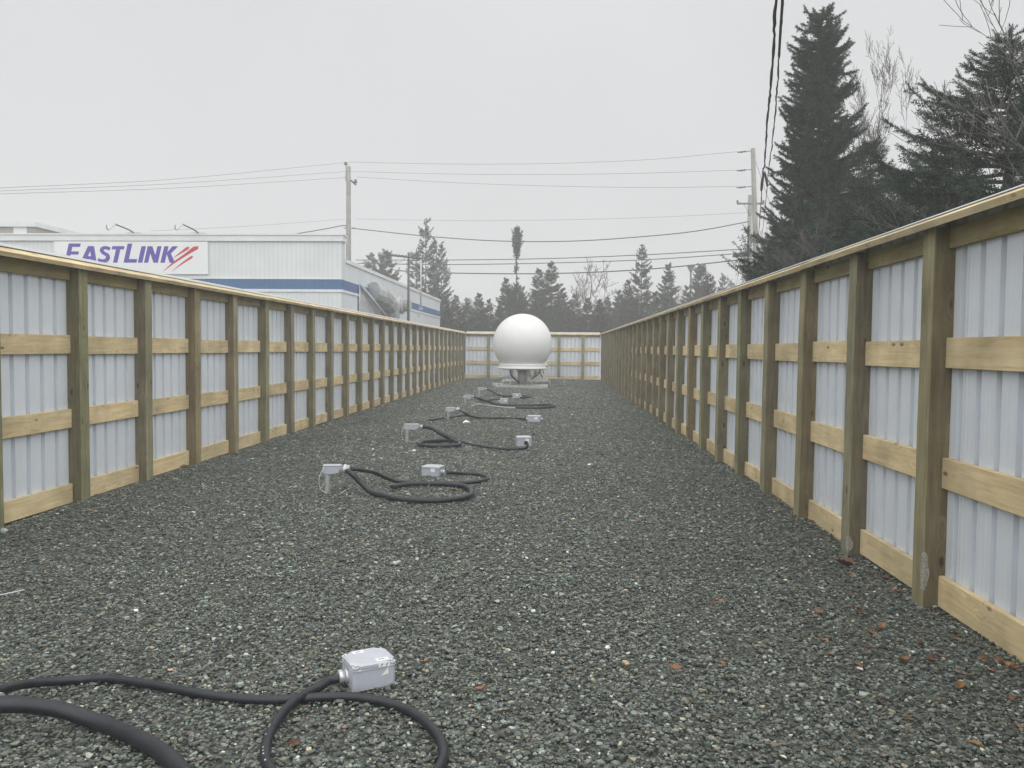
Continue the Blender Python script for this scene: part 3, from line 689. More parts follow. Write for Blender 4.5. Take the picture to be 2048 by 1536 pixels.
#
lashed([(1560, -160, 7.8), (1552, 0, 9), (1543, 150, 11.5), (1534, 250, 15), (1529, 330, 20), (1525, 350, 22), (1521, 420, 31), (1517, 470, 43)], .014, 'left dark twisted cable hanging down past the tall spruce', 3)
lashed([(1575, -160, 7.8), (1566, 0, 9), (1559, 100, 10.5), (1553, 200, 13), (1544, 290, 17), (1536, 350, 22), (1532, 400, 28), (1524, 470, 43)], .0095, 'right thinner twisted cable beside the tall spruce', 5)
wire('drop_cable', [(1568, -100, 8.4), (1565, 0, 9), (1561, 60, 9.7), (1558, 113, 10.6)], .016, M['wire'], 'thick taped sleeve on the upper right cable beside the spruce', 'cable sleeve', None)
wire('drop_cable', [(1529, 345, 21.5), (1524, 362, 21.8), (1523, 380, 22), (1528, 345, 22), (1533, 362, 22.3), (1535, 372, 22.5)], .03, M['wire'], 'forked drip loop where the two twisted cables meet', 'cable joint', None)

# far street lamp
lt = atY(1382, 530, 62.0)
sl = empty('street_lamp', (lt.x, 62, 0), 0, 'faint post top street lamp among the far trees', 'street lamp')
mb = MB(); mb.tube([(0, 0, 0), (0, 0, lt.z-.3)], [.1, .07], 10); mb.build('post', M['fwire'], sl)
mb = MB(); mb.lathe([(.08, -.45), (.24, -.15), (.3, 0), (.34, .02), (.1, .12), (0, .14)], (0, 0, lt.z-.1), 14); mb.build('lamp_head', M['steel'], sl)

# ------------------------------------------------------------------ domes on pedestals
def radome(x, y, label, s=1.0):
    r = empty('radome', (x, y, 0), 0, label, 'radome', 'white ball radomes on steel pedestals')
    R = 1.165*s; zc = 1.73; prof = []
    for k in range(31):
        a = math.radians(90 - k*4.55); prof.append((max(R*math.cos(a), 0.0), R*math.sin(a)))
    rl, zl = prof[-1]
    prof += [(.93*s, -.80), (.915*s, -.86), (.92*s, -.90), (.94*s, -.94), (.975*s, -.965)]
    prof = prof[::-1]
    mb = MB(); mb.lathe(prof, (0, 0, zc), 72); mb.build('dome', M['dome'], r)
    mb = MB(); mb.lathe([(0, -1.03), (.87*s, -1.03), (.97*s, -1.0), (1.0*s, -.985), (1.0*s, -.97), (.97*s, -.96), (0, -.96)], (0, 0, zc), 72); mb.build('flange', M['dome'], r)
    mb = MB(); mb.cyl((0, 0, .08), (0, 0, .74), .18, 28); mb.build('pedestal', M['steel'], r)
    mb = MB(); mb.lathe([(0, 0), (.3, 0), (.3, .025), (.19, .03)], (0, 0, .092), 28)
    for k in range(6):
        a = k*math.pi/3+.3; c, s_ = math.cos(a), math.sin(a)
        mb.add([(c*.19-s_*.006, s_*.19+c*.006, .15), (c*.28-s_*.006, s_*.28+c*.006, .15), (c*.19-s_*.006, s_*.19+c*.006, .33), (c*.19+s_*.006, s_*.19-c*.006, .15), (c*.28+s_*.006, s_*.28-c*.006, .15), (c*.19+s_*.006, s_*.19-c*.006, .33)],
               [(0, 1, 2), (5, 4, 3), (1, 4, 5, 2)])
    mb.build('base_flange', M['steel'], r)
    mb = MB(); mb.lathe([(0, 0), (.42, 0), (.42, .03), (.19, .05)], (0, 0, .70), 28); mb.build('top_flange', M['steel'], r)
    mb = MB(); mb.box((-1.02, -.78, -.05), (1.02, .78, .09), bev=.015); mb.build('base_slab', M['concrete'], r)
    mb = MB(); mb.tube(spline([(-.47, -.3, .76), (-.42, -.35, .5), (-.25, -.33, .3), (-.1, -.25, .2)]), .035, 10); mb.build('hose', M['rubber'], r)
    mb = MB(); mb.tube(spline([(.72, .2, .78), (.66, .15, .55), (.45, .1, .38), (.35, 0, .34)]), .025, 10); mb.build('hose', M['rubber'], r)
    mb = MB(); mb.tube(spline([(.7, .2, .62), (.74, .2, .5), (.8, .2, .36)]), .02, 8); mb.build('hose', M['rubber'], r)
    return r
D1Y = 31.5; d1x = -1.333
radome(d1x, D1Y, 'large white ball radome on its pedestal in front of the far fence')
radome(-1.36, 37.3, 'second white radome almost hidden behind the large one')
# conduit work around the dome feet
c = atZ(1015, 768, .14)
pf = empty('pipe_frame', (d1x-.6, D1Y-.6, .09), 0, 'small pale pipe hoop standing on the dome slab', 'pipe frame')
mb = MB(); mb.tube(spline([(-.17, 0, 0), (-.17, 0, .14), (-.1, 0, .19), (.1, 0, .19), (.17, 0, .14), (.17, 0, 0)], 5), .014, 8); mb.build('hoop', M['pwire'], pf)
pf = empty('pipe_frame', (d1x-.75, D1Y+1.6, 0), 0, 'grey conduit box on a short riser behind the dome slab', 'conduit')
mb = MB(); mb.cyl((-.1, 0, 0), (-.1, 0, .28), .04); mb.build('riser_pipe', M['pipe'], pf)
mb = MB(); mb.box((-.15, -.08, .27), (.45, .08, .38), bev=.01); mb.build('conduit_body', M['box'], pf)
mb = MB(); mb.tube([(-.35, 0, .33), (.75, 0, .36)], .03, 8); mb.build('hub', M['hub'], pf)
bb = empty('bench_board', (-.15, 34.9, 0), 0, 'pale plank lying on short legs to the right behind the dome', 'plank')
mb = MB(); mb.box((-1.1, -.12, .21), (.75, .12, .26)); mb.build('board', M['concrete'], bb)
for q in (-.9, -.1, .5): mb = MB(); mb.box((q-.03, -.1, 0), (q+.03, .1, .209)); mb.build('leg', M['concrete'], bb)

# ------------------------------------------------------------------ junction boxes, conduit stands, hoses
def octo(x0, y0, x1, y1, c):
    return [(x0+c, y0), (x1-c, y0), (x1, y0+c), (x1, y1-c), (x1-c, y1), (x0+c, y1), (x0, y1-c), (x0, y0+c)]
def junction_box(x, y, rz, w, d, h, label, hubs=('-x',), near=False, wear=0):
    r = empty('junction_box', (x, y, 0), rz, label, 'junction box', 'grey junction boxes on the gravel')
    z0 = float(hgt(np.float64(x), np.float64(y)))+.01
    hb = h*.84
    mb = MB(); mb.box((-w/2, -d/2, z0), (w/2, d/2, z0+hb), bev=.012)
    for sx, sy in ((1, 1), (1, -1), (-1, 1), (-1, -1)):           # mounting ears
        mb.box((sx*w/2-.006 if sx > 0 else -w/2-.016, sy*(d/2-.022)-.01, z0), (w/2+.016 if sx > 0 else -w/2+.006, sy*(d/2-.022)+.01, z0+.007), None, .002)
    mb.box((-w/2-.004, -d/2-.004, z0+hb-.012), (w/2+.004, d/2+.004, z0+hb), None, .012)
    mb.build('box_body', M['box'], r)
    # lid: plate notched at the corners, where the screws sit
    mb = MB(); n0 = .042 if near else .032; P = octo(-w/2-.004, -d/2-.004, w/2+.004, d/2+.004, n0); zt = z0+h
    Pin = octo(-w/2+.004, -d/2+.004, w/2-.004, d/2-.004, n0)
    vs = [(a, b, z0+hb+.002) for a, b in P] + [(a, b, zt-.006) for a, b in P] + [(a, b, zt) for a, b in Pin]
    mb.add(vs, [tuple(range(7, -1, -1)), tuple(range(16, 24))] + [(k*8+i, k*8+(i+1) % 8, k*8+8+(i+1) % 8, k*8+8+i) for k in range(2) for i in range(8)])
    # thinner lid corners
    for sx, sy in ((1, 1), (1, -1), (-1, 1), (-1, -1)):
        cx, cy = sx*(w/2-.014), sy*(d/2-.014); mb.lathe([(.017, 0), (.017, h*.06), (0, h*.06)], (cx, cy, z0+hb+.001), 14, False)
    lid = mb.build('lid', M['lid'], r)
    for sx, sy in ((1, 1), (1, -1), (-1, 1), (-1, -1)):
        mb = MB(); mb.lathe([(.006, 0), (.0065, .005), (.004, .008), (0, .008)], (sx*(w/2-.014), sy*(d/2-.014), z0+hb+.002+h*.06), 10); mb.build('screw', M['hub'], lid)
    if near:
        # stickers: two on the lid, one folded over the edge, a triangle on the front
        mb = MB(); mb.box((-.055, .045, zt+.0006), (-.005, .072, zt+.0014)); s1 = mb.build('sticker', M['sticker'], r)
        mb = MB(); mb.box((-.042, .055, zt+.0015), (-.018, .061, zt+.0019)); mb.build('printed_line', M['ink'], s1)
        mb = MB(); mb.box((.012, -d/2+.0035, zt+.0006), (.068, -d/2+.036, zt+.0014)); s2 = mb.build('sticker', M['sticker'], r)
        mb = MB(); mb.box((.022, -d/2+.018, zt+.0015), (.056, -d/2+.0205, zt+.0019)); mb.box((.022, -d/2+.025, zt+.0015), (.05, -d/2+.0272, zt+.0019)); mb.build('printed_line', M['ink'], s2)
        mb = MB(); mb.box((.014, -d/2-.0062, zt-.024), (.066, -d/2-.0050, zt-.0035)); s3 = mb.build('sticker', M['sticker'], r)
        mb = MB()
        for q in (.022, .046):
            mb.add([(q, -d/2-.0066, zt-.020), (q+.005, -d/2-.0066, zt-.020), (q+.013, -d/2-.0066, zt-.009), (q+.008, -d/2-.0066, zt-.009)], [(0, 1, 2, 3)])
        mb.build('printed_arrow', M['ink'], s3)
        mb = MB(); yf = -d/2-.0008; mb.add([(.028, yf, z0+.058), (.062, yf, z0+.062), (.062, yf, z0+.092)], [(0, 1, 2)]); mb.add([(.028, yf+.0006, z0+.058), (.062, yf+.0006, z0+.062), (.062, yf+.0006, z0+.092)], [(2, 1, 0)])
        mb.build('sticker', M['sticker'], r)
    else:
        mb = MB(); mb.box((w*.05, -d/2-.0022-.003, z0+h*.45), (w*.30, -d/2-.001-.003, z0+hb*.98)); mb.build('sticker', M['sticker'], r)
    for hx in hubs:
        s = -1 if hx == '-x' else 1
        zc = z0+h*.42
        if hx in ('-x', '+x'):
            mb = MB(); mb.tube([(s*(w/2-.002), 0, zc), (s*(w/2+.012), 0, zc)], .031, 8, True); mb.tube([(s*(w/2+.012), 0, zc), (s*(w/2+.036), 0, zc), (s*(w/2+.04), 0, zc)], [.026, .026, .022], 18); mb.build('hub', M['hub'], r)
        else:
            mb = MB(); mb.tube([(.02, -d/2+.002, zc), (.02, -d/2-.03, zc)], .03, 14); mb.build('hub', M['rubber'], r)
    return r
def conduit_stand(px, py, y_body, pxr, label, yaw=0.0, hubs=1, rp=.029, wire_=True):
    """px,py: foot; y_body: picture height of body centre; pxr: right end of body"""
    p = atZ(px, py, 0); Y = p.y; zc = atY(px, y_body, Y).z; L = (pxr-px)*Y/F
    r = empty('conduit_stand', (p.x, Y, 0), yaw, label, 'conduit stand', 'grey pipe stands with conduit elbows')
    bh = .085 if zc > .2 else .07
    mb = MB(); mb.tube([(0, 0, -.1), (0, 0, zc-bh*.6), (0, 0, zc-bh*.55), (0, 0, zc-bh*.3)], [rp, rp, rp*1.18, rp*1.18], 20); mb.build('riser_pipe', M['pipe'], r)
    mb = MB(); x0 = -.04
    prof = [(x0, -bh*.42), (x0+.08, -bh*.5), (L*.6, -bh*.45), (L, -bh*.28), (L, bh*.42), (x0, bh*.42)]
    n = len(prof); wd = .045
    vs = [(a, -wd, zc+b) for a, b in prof] + [(a, wd, zc+b) for a, b in prof]
    mb.add(vs, [tuple(range(n)), tuple(range(2*n-1, n-1, -1))] + [((k+1) % n, k, n+k, n+(k+1) % n) for k in range(n)])
    body = mb.build('conduit_body', M['box'], r)
    mb = MB(); mb.box((x0-.004, -wd-.004, zc+bh*.42+.001), (L+.002, wd+.004, zc+bh*.42+.012), bev=.004); mb.build('cover', M['lid'], body)
    hs = [(0.0, 0)] if hubs == 1 else [(-.028, 0), (.030, .012)]
    for oy, oz in hs:
        mb = MB(); q = L+.002; mb.tube([(q-.01, oy, zc+oz), (q+.03, oy, zc+oz), (q+.03, oy, zc+oz), (q+.045, oy, zc+oz), (q+.045, oy, zc+oz), (q+.085, oy, zc+oz-.004)], [.030, .030, .038, .038, .031, .031], 16); mb.build('hub', M['hub'], r)
    if wire_:
        mb = MB(); mb.tube(spline([(x0+.01, -wd-.012, zc+.02), (x0-.03, -wd-.03, zc-.08), (x0-.02, -.05, .06), (.03, -.04, .015), (.12, -.06, .012), (.19, 0, .05)], 6), .004, 6); mb.build('ground_wire', M['pwire'], r)
    return r, Y, zc
def hose(pts, rad, label, cat='hose', ridged=True):
    """pts: (px, py, height of the hose axis above ground) or world vectors"""
    P = []
    for p in pts:
        if isinstance(p, Vector): P.append(p)
        else:
            q = atZ(p[0], p[1], max(p[2], rad)); 
            if p[2] <= rad*1.2: q.z = rad + float(hgt(np.float64(q.x), np.float64(q.y))) + .012
            P.append(q)
    P = spline(P, 12); c = P[0].copy(); c.z = 0
    mb = MB(); mb.tube([p-c for p in P], rad, 16)
    return tag(mb.build('hose', M['rubber'], None, c), label, cat, 'black rubber hoses on the gravel')

# nearest set
junction_box(-.820, 3.459, math.radians(32), .193, .176, .122, 'nearest grey junction box with white stickers on its lid, large in the foreground', near=True)
cr_, sr_ = math.cos(math.radians(32)), math.sin(math.radians(32))
hubp = Vector((-.820-cr_*.130, 3.459-sr_*.130, .062))
h1 = hose([(-60, 1392, .12), (0, 1380, .10), (60, 1367, .05), (150, 1357, .02), (215, 1356, .02), (300, 1370, .02), (400, 1392, .02), (480, 1404, .02), (560, 1408, .02), (650, 1403, .02), (720, 1405, .02), (790, 1420, .02), (845, 1450, .02), (880, 1490, .02), (886, 1530, .02), (860, 1570, .02), (790, 1610, .02), (680, 1625, .02), (590, 1600, .02), (540, 1550, .02), (530, 1500, .03), (545, 1455, .045), (575, 1415, .05), (610, 1388, .052), (640, 1373, .056),
           Vector((hubp.x-cr_*.05, hubp.y-sr_*.05, .060)), hubp], .0195, 'long thin black hose curling in a loop back to the nearest grey box')
# pale printing along the outer side of the hose
mb = MB(); rs = random.Random(8); off = Vector((h1.location.x, h1.location.y, 0))
cc = [sum((Vector(h1.data.vertices[i*16+k].co) for k in range(16)), Vector())/16 for i in range(len(h1.data.vertices)//16)]
for i in range(15*12, 21*12):
    a, b = cc[i], cc[i+1]; t = (b-a).normalized(); sd_ = t.cross(Vector((0, 0, 1))).normalized()
    if rs.random() < .45 or (i > 16.2*12 and i < 17.2*12): continue
    ou = (sd_*-.35 + Vector((0, 0, 1))).normalized(); wv_ = ou.cross(t).normalized()*.0028; c_ = a + ou*.0199; e_ = t*(b-a).length*rs.uniform(.18, .42)
    mb.add([c_-e_-wv_, c_+e_-wv_, c_+e_+wv_, c_-e_+wv_], [(0, 1, 2, 3)])
mb.build('printed_marking', M['print'], h1)
thick = hose([(-40, 1408, .14), (5, 1409, .13), (60, 1411, .11), (130, 1422, .07), (200, 1446, .038), (270, 1478, .034), (330, 1516, .034), (370, 1560, .034), (395, 1620, .034), (400, 1680, .034)], .031, 'thickest black hose at the bottom left corner')
q = atZ(2, 1407, .13); s1 = empty('conduit_stand', (q.x-.28, q.y+.02, 0), 0, 'pipe stand at the left edge, only its metal hub in view', 'conduit stand', 'grey pipe stands with conduit elbows')
mb = MB(); mb.tube([(0, 0, -.05), (0, 0, .12)], .03, 16); mb.build('riser_pipe', M['pipe'], s1)
mb = MB(); mb.box((-.06, -.045, .09), (.16, .045, .175), bev=.01); mb.build('conduit_body', M['box'], s1)
mb = MB(); mb.tube([(.15, -.02, .132), (.22, -.02, .132), (.22, -.02, .132), (.27, -.02, .132), (.275, -.02, .132)], [.034, .034, .04, .04, .036], 10); mb.build('hub', M['hub'], s1)

# second set
r, Y, zc = conduit_stand(655, 989, 938.5, 682, 'nearest whole pipe stand, with two hubs and a curled ground wire', .10, hubs=2)
junction_box(*atZ(866, 951, 0).to_2d(), math.radians(-14), .22, .19, .12, 'grey junction box enclosed by the loop of the second hose', ('+x',))
hose([Vector((atY(700, 939, Y).x, Y+.05, zc+.0)), (722, 940, .24), (748, 945, .17), (775, 957, .08), (800, 966, .02), (840, 970, .02), (895, 970, .02), (945, 968, .02), (970, 962, .02), (975, 956, .02), (955, 949, .02), (925, 946.5, .03), (895, 945, .055)], .021, 'thinner black hose looping round the second grey box')
hose([Vector((atY(696, 944, Y).x, Y-.02, zc-.01)), (706, 950, .22), (722, 966, .14), (742, 984, .06), (765, 995, .03), (800, 1001.5, .03), (850, 1004, .03), (900, 1002, .03), (936, 996, .03), (943, 987, .03), (930, 977, .03), (890, 972, .03), (840, 971, .03), (805, 974, .03), (784, 979, .03)], .028, 'thick black hose with a loose open end in front of the second box')
# third set
r, Y, zc = conduit_stand(814, 884.5, 853.5, 838, 'pipe stand beside the flat hose coil, third from the camera', 0)
junction_box(*atZ(1047, 893, 0).to_2d(), math.radians(12), .22, .20, .155, 'squarish grey box with a dark hub facing the camera', ('-y',))
hose([Vector((atY(846, 853.5, Y).x, Y, zc)), (862, 856, .24), (885, 869, .14), (905, 880, .05), (919, 886, .03), (915, 890, .03), (885, 891.5, .03), (850, 891, .03), (838, 888, .03), (845, 883.5, .03), (870, 881, .03), (895, 880.5, .03), (902, 883, .03)], .03, 'thick black hose laid in a flat oval coil beside the third stand')
hose([Vector((atY(846, 853.0, Y).x, Y+.05, zc+.02)), (880, 863, .18), (905, 876, .08), (925, 884, .02), (965, 893, .02), (1005, 898, .02), (1035, 898.5, .02), (1052, 896, .03), (1056, 890, .09)], .019, 'thin black hose running right to the squarish grey box')
# fourth set
r, Y, zc = conduit_stand(896, 840, 819, 911, 'pipe stand with a double hub, fourth from the camera', 0, hubs=2)
junction_box(*atZ(1069, 844, 0).to_2d(), math.radians(-8), .27, .20, .13, 'wide grey box at the right end of a nearly straight hose', ('-x', '+x'))
hose([Vector((atY(919, 821, Y).x, Y, zc)), (930, 826, .18), (945, 833, .08), (965, 837.5, .02), (1000, 837.5, .02), (1030, 837, .03), (1056, 838, .06)], .024, 'nearly straight black hose reaching right to the wide grey box')
hose([(944, 835, .03), (935, 831, .05), (922, 831, .05), (905, 834, .03), (885, 838, .02), (870, 840.5, .02), (859, 842, .02)], .022, 'short black hose tail running left behind the fourth stand')
# fifth set
r, Y, zc = conduit_stand(930.5, 812, 793.5, 943, 'pipe stand with a thick hose sweeping right, fifth from the camera', 0)
junction_box(*atZ(1008, 806.5, 0).to_2d(), math.radians(3), .22, .19, .135, 'small grey box in front of the crossing hoses, fifth row', ('-x',))
hose([Vector((atY(949, 795, Y).x, Y, zc)), (960, 797.5, .22), (978, 804, .1), (1000, 809, .03), (1045, 810.5, .03), (1092, 809.8, .03), (1108, 811.5, .03), (1106, 814, .03), (1080, 815.5, .03), (1031, 815, .03)], .034, 'thick black hose sweeping right and folding back, fifth row')
hose([Vector((atY(949, 794.5, Y).x, Y+.06, zc)), (963, 800, .12), (985, 799, .04), (1011, 796, .03)], .024, 'thin black hose passing behind the small fifth box')
hose([(960, 801, .05), (966, 805, .03), (971, 808.5, .03), (969, 803, .06)], .026, 'short curled black hose end under the fifth stand hose')
# sixth set
r, Y, zc = conduit_stand(958.5, 791.6, 778, 968, 'small pipe stand just left of the dome slab, sixth from the camera', 0)
junction_box(*atZ(1033, 795, 0).to_2d(), math.radians(-10), .25, .2, .13, 'small grey box nearest the dome slab, tilted on the gravel', ('+x', '-x'))
hose([Vector((atY(975, 779.5, Y).x, Y, zc)), (985, 783, .15), (996, 789.5, .05), (1010, 792, .03), (1025, 792, .05)], .03, 'black hose running from the sixth stand to the box near the dome')
hose([(1041, 791, .06), (1055, 792, .03), (1062, 793.6, .03), (1055, 795.2, .03), (1041, 795.5, .05)], .03, 'short black hose loop right of the box near the dome')
r, Y, zc = conduit_stand(987, 778, 768, 996, 'farthest small pipe stand at the left corner of the dome slab', 0, wire_=False)
# litter
mb = MB(); w0 = atZ(932, 845, .01); mb.add([(-.07, -.04, 0), (.02, -.05, .012), (.09, -.01, 0), (.05, .05, .02), (-.04, .04, .03), (0, 0, .055)], [(0, 1, 5), (1, 2, 5), (2, 3, 5), (3, 4, 5), (4, 0, 5), (4, 3, 2, 1, 0)])
tag(mb.build('scrap', M['sticker'], None, w0), 'crumpled white plastic scrap on the gravel behind the third stand', 'scrap')
w1 = atZ(948, 816, .0); mb = MB(); mb.tube(spline([(-.1, 0, .02), (.1, .1, .10), (.45, .2, .05), (.8, .1, .02), (1.2, 0, .02)], 6), .009, 6)
tag(mb.build('loose_wire', M['pwire'], None, w1), 'pale loose wire lying on the gravel by the fifth stand', 'wire')
mb = MB(); w2 = atZ(10, 1190, .02); mb.tube([(-.06, -.05, 0), (.08, .06, .015)], .004, 6)
tag(mb.build('stick', M['pwire'], None, w2), 'thin white stick on the gravel at the left edge', 'stick')
for px, py, sz, lab in ((1254, 1327, .022, 'pale tan block of stone standing out of the gravel'), (1215, 1295, .022, 'small white stone in the middle foreground'), (8, 1062, .05, 'pale green stone at the foot of the left edge post'), (1272, 1168, .02, 'tiny white stone near the middle of the yard')):
    mb = MB(); rs = random.Random(px); p = atZ(px, py, sz*.4)
    prof = [(0, -sz*.5), (sz*.5, -sz*.3), (sz*.6, sz*.1), (sz*.35, sz*.45), (0, sz*.5)]; mb.lathe(prof, n=7, smooth=False)
    mb.v = [(v[0]*rs.uniform(.8, 1.2), v[1]*rs.uniform(.8, 1.2), v[2]*rs.uniform(.85, 1.1)) for v in mb.v]
    mt_ = {1254: simple('tan stone', (.5, .38, .2), rough=.7), 8: simple('green stone', (.30, .38, .34), rough=.6)}.get(px, simple('white stone', (.75, .74, .72), rough=.6))
    tag(mb.build('stone', mt_, None, p), lab, 'stone')

# ------------------------------------------------------------------ fallen leaves
def leaf_mesh(seed):
    rs = random.Random(seed); nu, nv = 9, 5; vs = []; fs = []
    curl = rs.uniform(.5, 1.6); bend = rs.uniform(-1.2, 1.2)
    for i in range(nu):
        t = i/(nu-1); w = math.sin(math.pi*min(1, t*.97+.02))**.7*.34*(1+.22*((i % 2)-.5)*2)
        for j in range(nv):
            s = (j/(nv-1)-.5)*2; x = t-.5; y = s*w
            vs.append((x, y, abs(s)**1.6*w*curl*.7 + bend*x*x*.8 + rs.uniform(-.025, .025)))
    for i in range(nu-1):
        for j in range(nv-1): fs.append((i*nv+j, i*nv+j+1, (i+1)*nv+j+1, (i+1)*nv+j))
    zmin = min(v[2] for v in vs); vs = [(a, b, c-zmin) for a, b, c in vs]
    mb = MB(); mb.add(vs, fs, True)
    mb.tube([(-.5, 0, vs[2][2]), (-.72, .05, vs[2][2]+.03)], .012, 4)
    return mb.mesh('leaf', M['leaf'])
LEAVES = [leaf_mesh(i) for i in range(6)]
rs = random.Random(21)
named = {(1636, 1219): (.075, 'largest curled tan brown leaf lying out from the right fence'), (1352, 1330): (.06, 'dark wine red leaf lying alone in the right foreground'),
         (960, 1378): (.045, 'bright orange leaf alone in the middle foreground'), (588, 1496): (.055, 'orange brown leaf inside the loop of the nearest hose'),
         (848, 1325): (.05, 'rusty curled leaf just right of the nearest grey box'), (910, 984): (.09, 'orange leaf inside the loop of the second hose'),
         (1922, 1377): (.06, 'rusty leaf lying flat near the bottom right fence post'), (1843, 1288): (.05, 'pale tan leaf on the gravel near the second right post'),
         (1691, 1123): (.13, 'dull brown leaf at the foot of the third right fence post'), (180, 1020): (.06, 'small red leaf near the second left fence post'),
         (975, 1113): (.04, 'small red leaf in the middle of the yard'), (1275, 1040): (.05, 'faint brown leaf in the yard centre right'), (368, 935): (.09, 'reddish leaf against the left fence bottom rail')}
crowd = [(1623, 1043), (1642, 1066), (1667, 1079), (1730, 1157), (1717, 1177), (1773, 1151), (1795, 1177), (1808, 1178), (1784, 1172), (1641, 1205), (1698, 1208), (1720, 1222), (1803, 1213), (1764, 1248), (1742, 1263), (1691, 1263), (1650, 1276), (1914, 1265), (1909, 1278), (1945, 1279), (1663, 1304), (1737, 1294), (1869, 1304), (1808, 1317), (1862, 1320), (1716, 1330), (1914, 1345), (1942, 1353), (1968, 1318), (2000, 1323), (2013, 1330), (2031, 1335), (1877, 1398), (1950, 1488), (2035, 1455), (1440, 1195), (1425, 1200), (1445, 1320), (1590, 1020), (1560, 1000), (1700, 1140), (1610, 1140), (1820, 1440), (1760, 1400), (2020, 1400), (1983, 1345)]
def put_leaf(px, py, s, label, group):
    p = atZ(px, py, .02)
    if p.x > XR+.12: p.x = XR+.10
    o = obj('leaf', LEAVES[rs.randrange(6)], None, (p.x, p.y, float(hgt(np.float64(p.x), np.float64(p.y)))+.016), (rs.uniform(-.3, .3), rs.uniform(-.3, .3), rs.uniform(0, 6.28)))
    o.scale = (s, s, s); tag(o, label, 'leaf', group)
for (px, py), (s, lab) in named.items(): put_leaf(px, py, s, lab, 'fallen leaves on the gravel')
for px, py in crowd: put_leaf(px, py, rs.uniform(.035, .062), 'small rusty fallen leaf among the others scattered beside the right fence', 'fallen leaves beside the right fence')

# ------------------------------------------------------------------ trees
def rotframe(d):
    d = d/np.linalg.norm(d, axis=-1, keepdims=True)
    ref = np.where(np.abs(d[..., 2:3]) > .9, np.array([1., 0, 0]), np.array([0, 0, 1.]))
    u = np.cross(d, ref); u /= np.linalg.norm(u, axis=-1, keepdims=True); v = np.cross(u, d); return d, u, v
def twig_template(rs, n, wid, spread):
    """n needle tufts along a unit twig: triangles (axial, u, v)"""
    T = []
    for i in range(n):
        t = (i+.3)/n*.92; a = i*2.4+rs.random()*.8; ln = spread*(.75+.5*rs.random())*(1-.35*t)
        b0 = np.array([t-wid*.5, 0, 0]); b1 = np.array([t+wid*.5, 0, 0])
        tip = np.array([t+ln*.75, math.cos(a)*ln, math.sin(a)*ln]); T.append([b0, b1, tip])
    T.append([np.array([.8, -.05, 0]), np.array([.8, .05, 0]), np.array([1.12, 0, 0])]); T.append([np.array([.8, 0, -.05]), np.array([.8, 0, .05]), np.array([1.12, 0, 0])])
    return np.array(T)
def tubes_np(segs, k=4):
    """segs: list of (p0, p1, r0, r1) -> co, faces"""
    A = np.array([s[0] for s in segs]); B = np.array([s[1] for s in segs]); R0 = np.array([s[2] for s in segs]); R1 = np.array([s[3] for s in segs])
    d, u, v = rotframe(B-A); n = len(segs)
    an = np.arange(k)/k*2*np.pi; c, s = np.cos(an)[None, :, None], np.sin(an)[None, :, None]
    ring = c*u[:, None]+s*v[:, None]
    co = np.concatenate([A[:, None]+ring*R0[:, None, None], B[:, None]+ring*R1[:, None, None]], 1).reshape(-1, 3)
    base = (np.arange(n)*2*k)[:, None]; j = (np.arange(k)+1) % k
    f = np.stack([base+np.arange(k), base+j, base+j+k, base+np.arange(k)+k], -1).reshape(-1, 4)
    return co, f
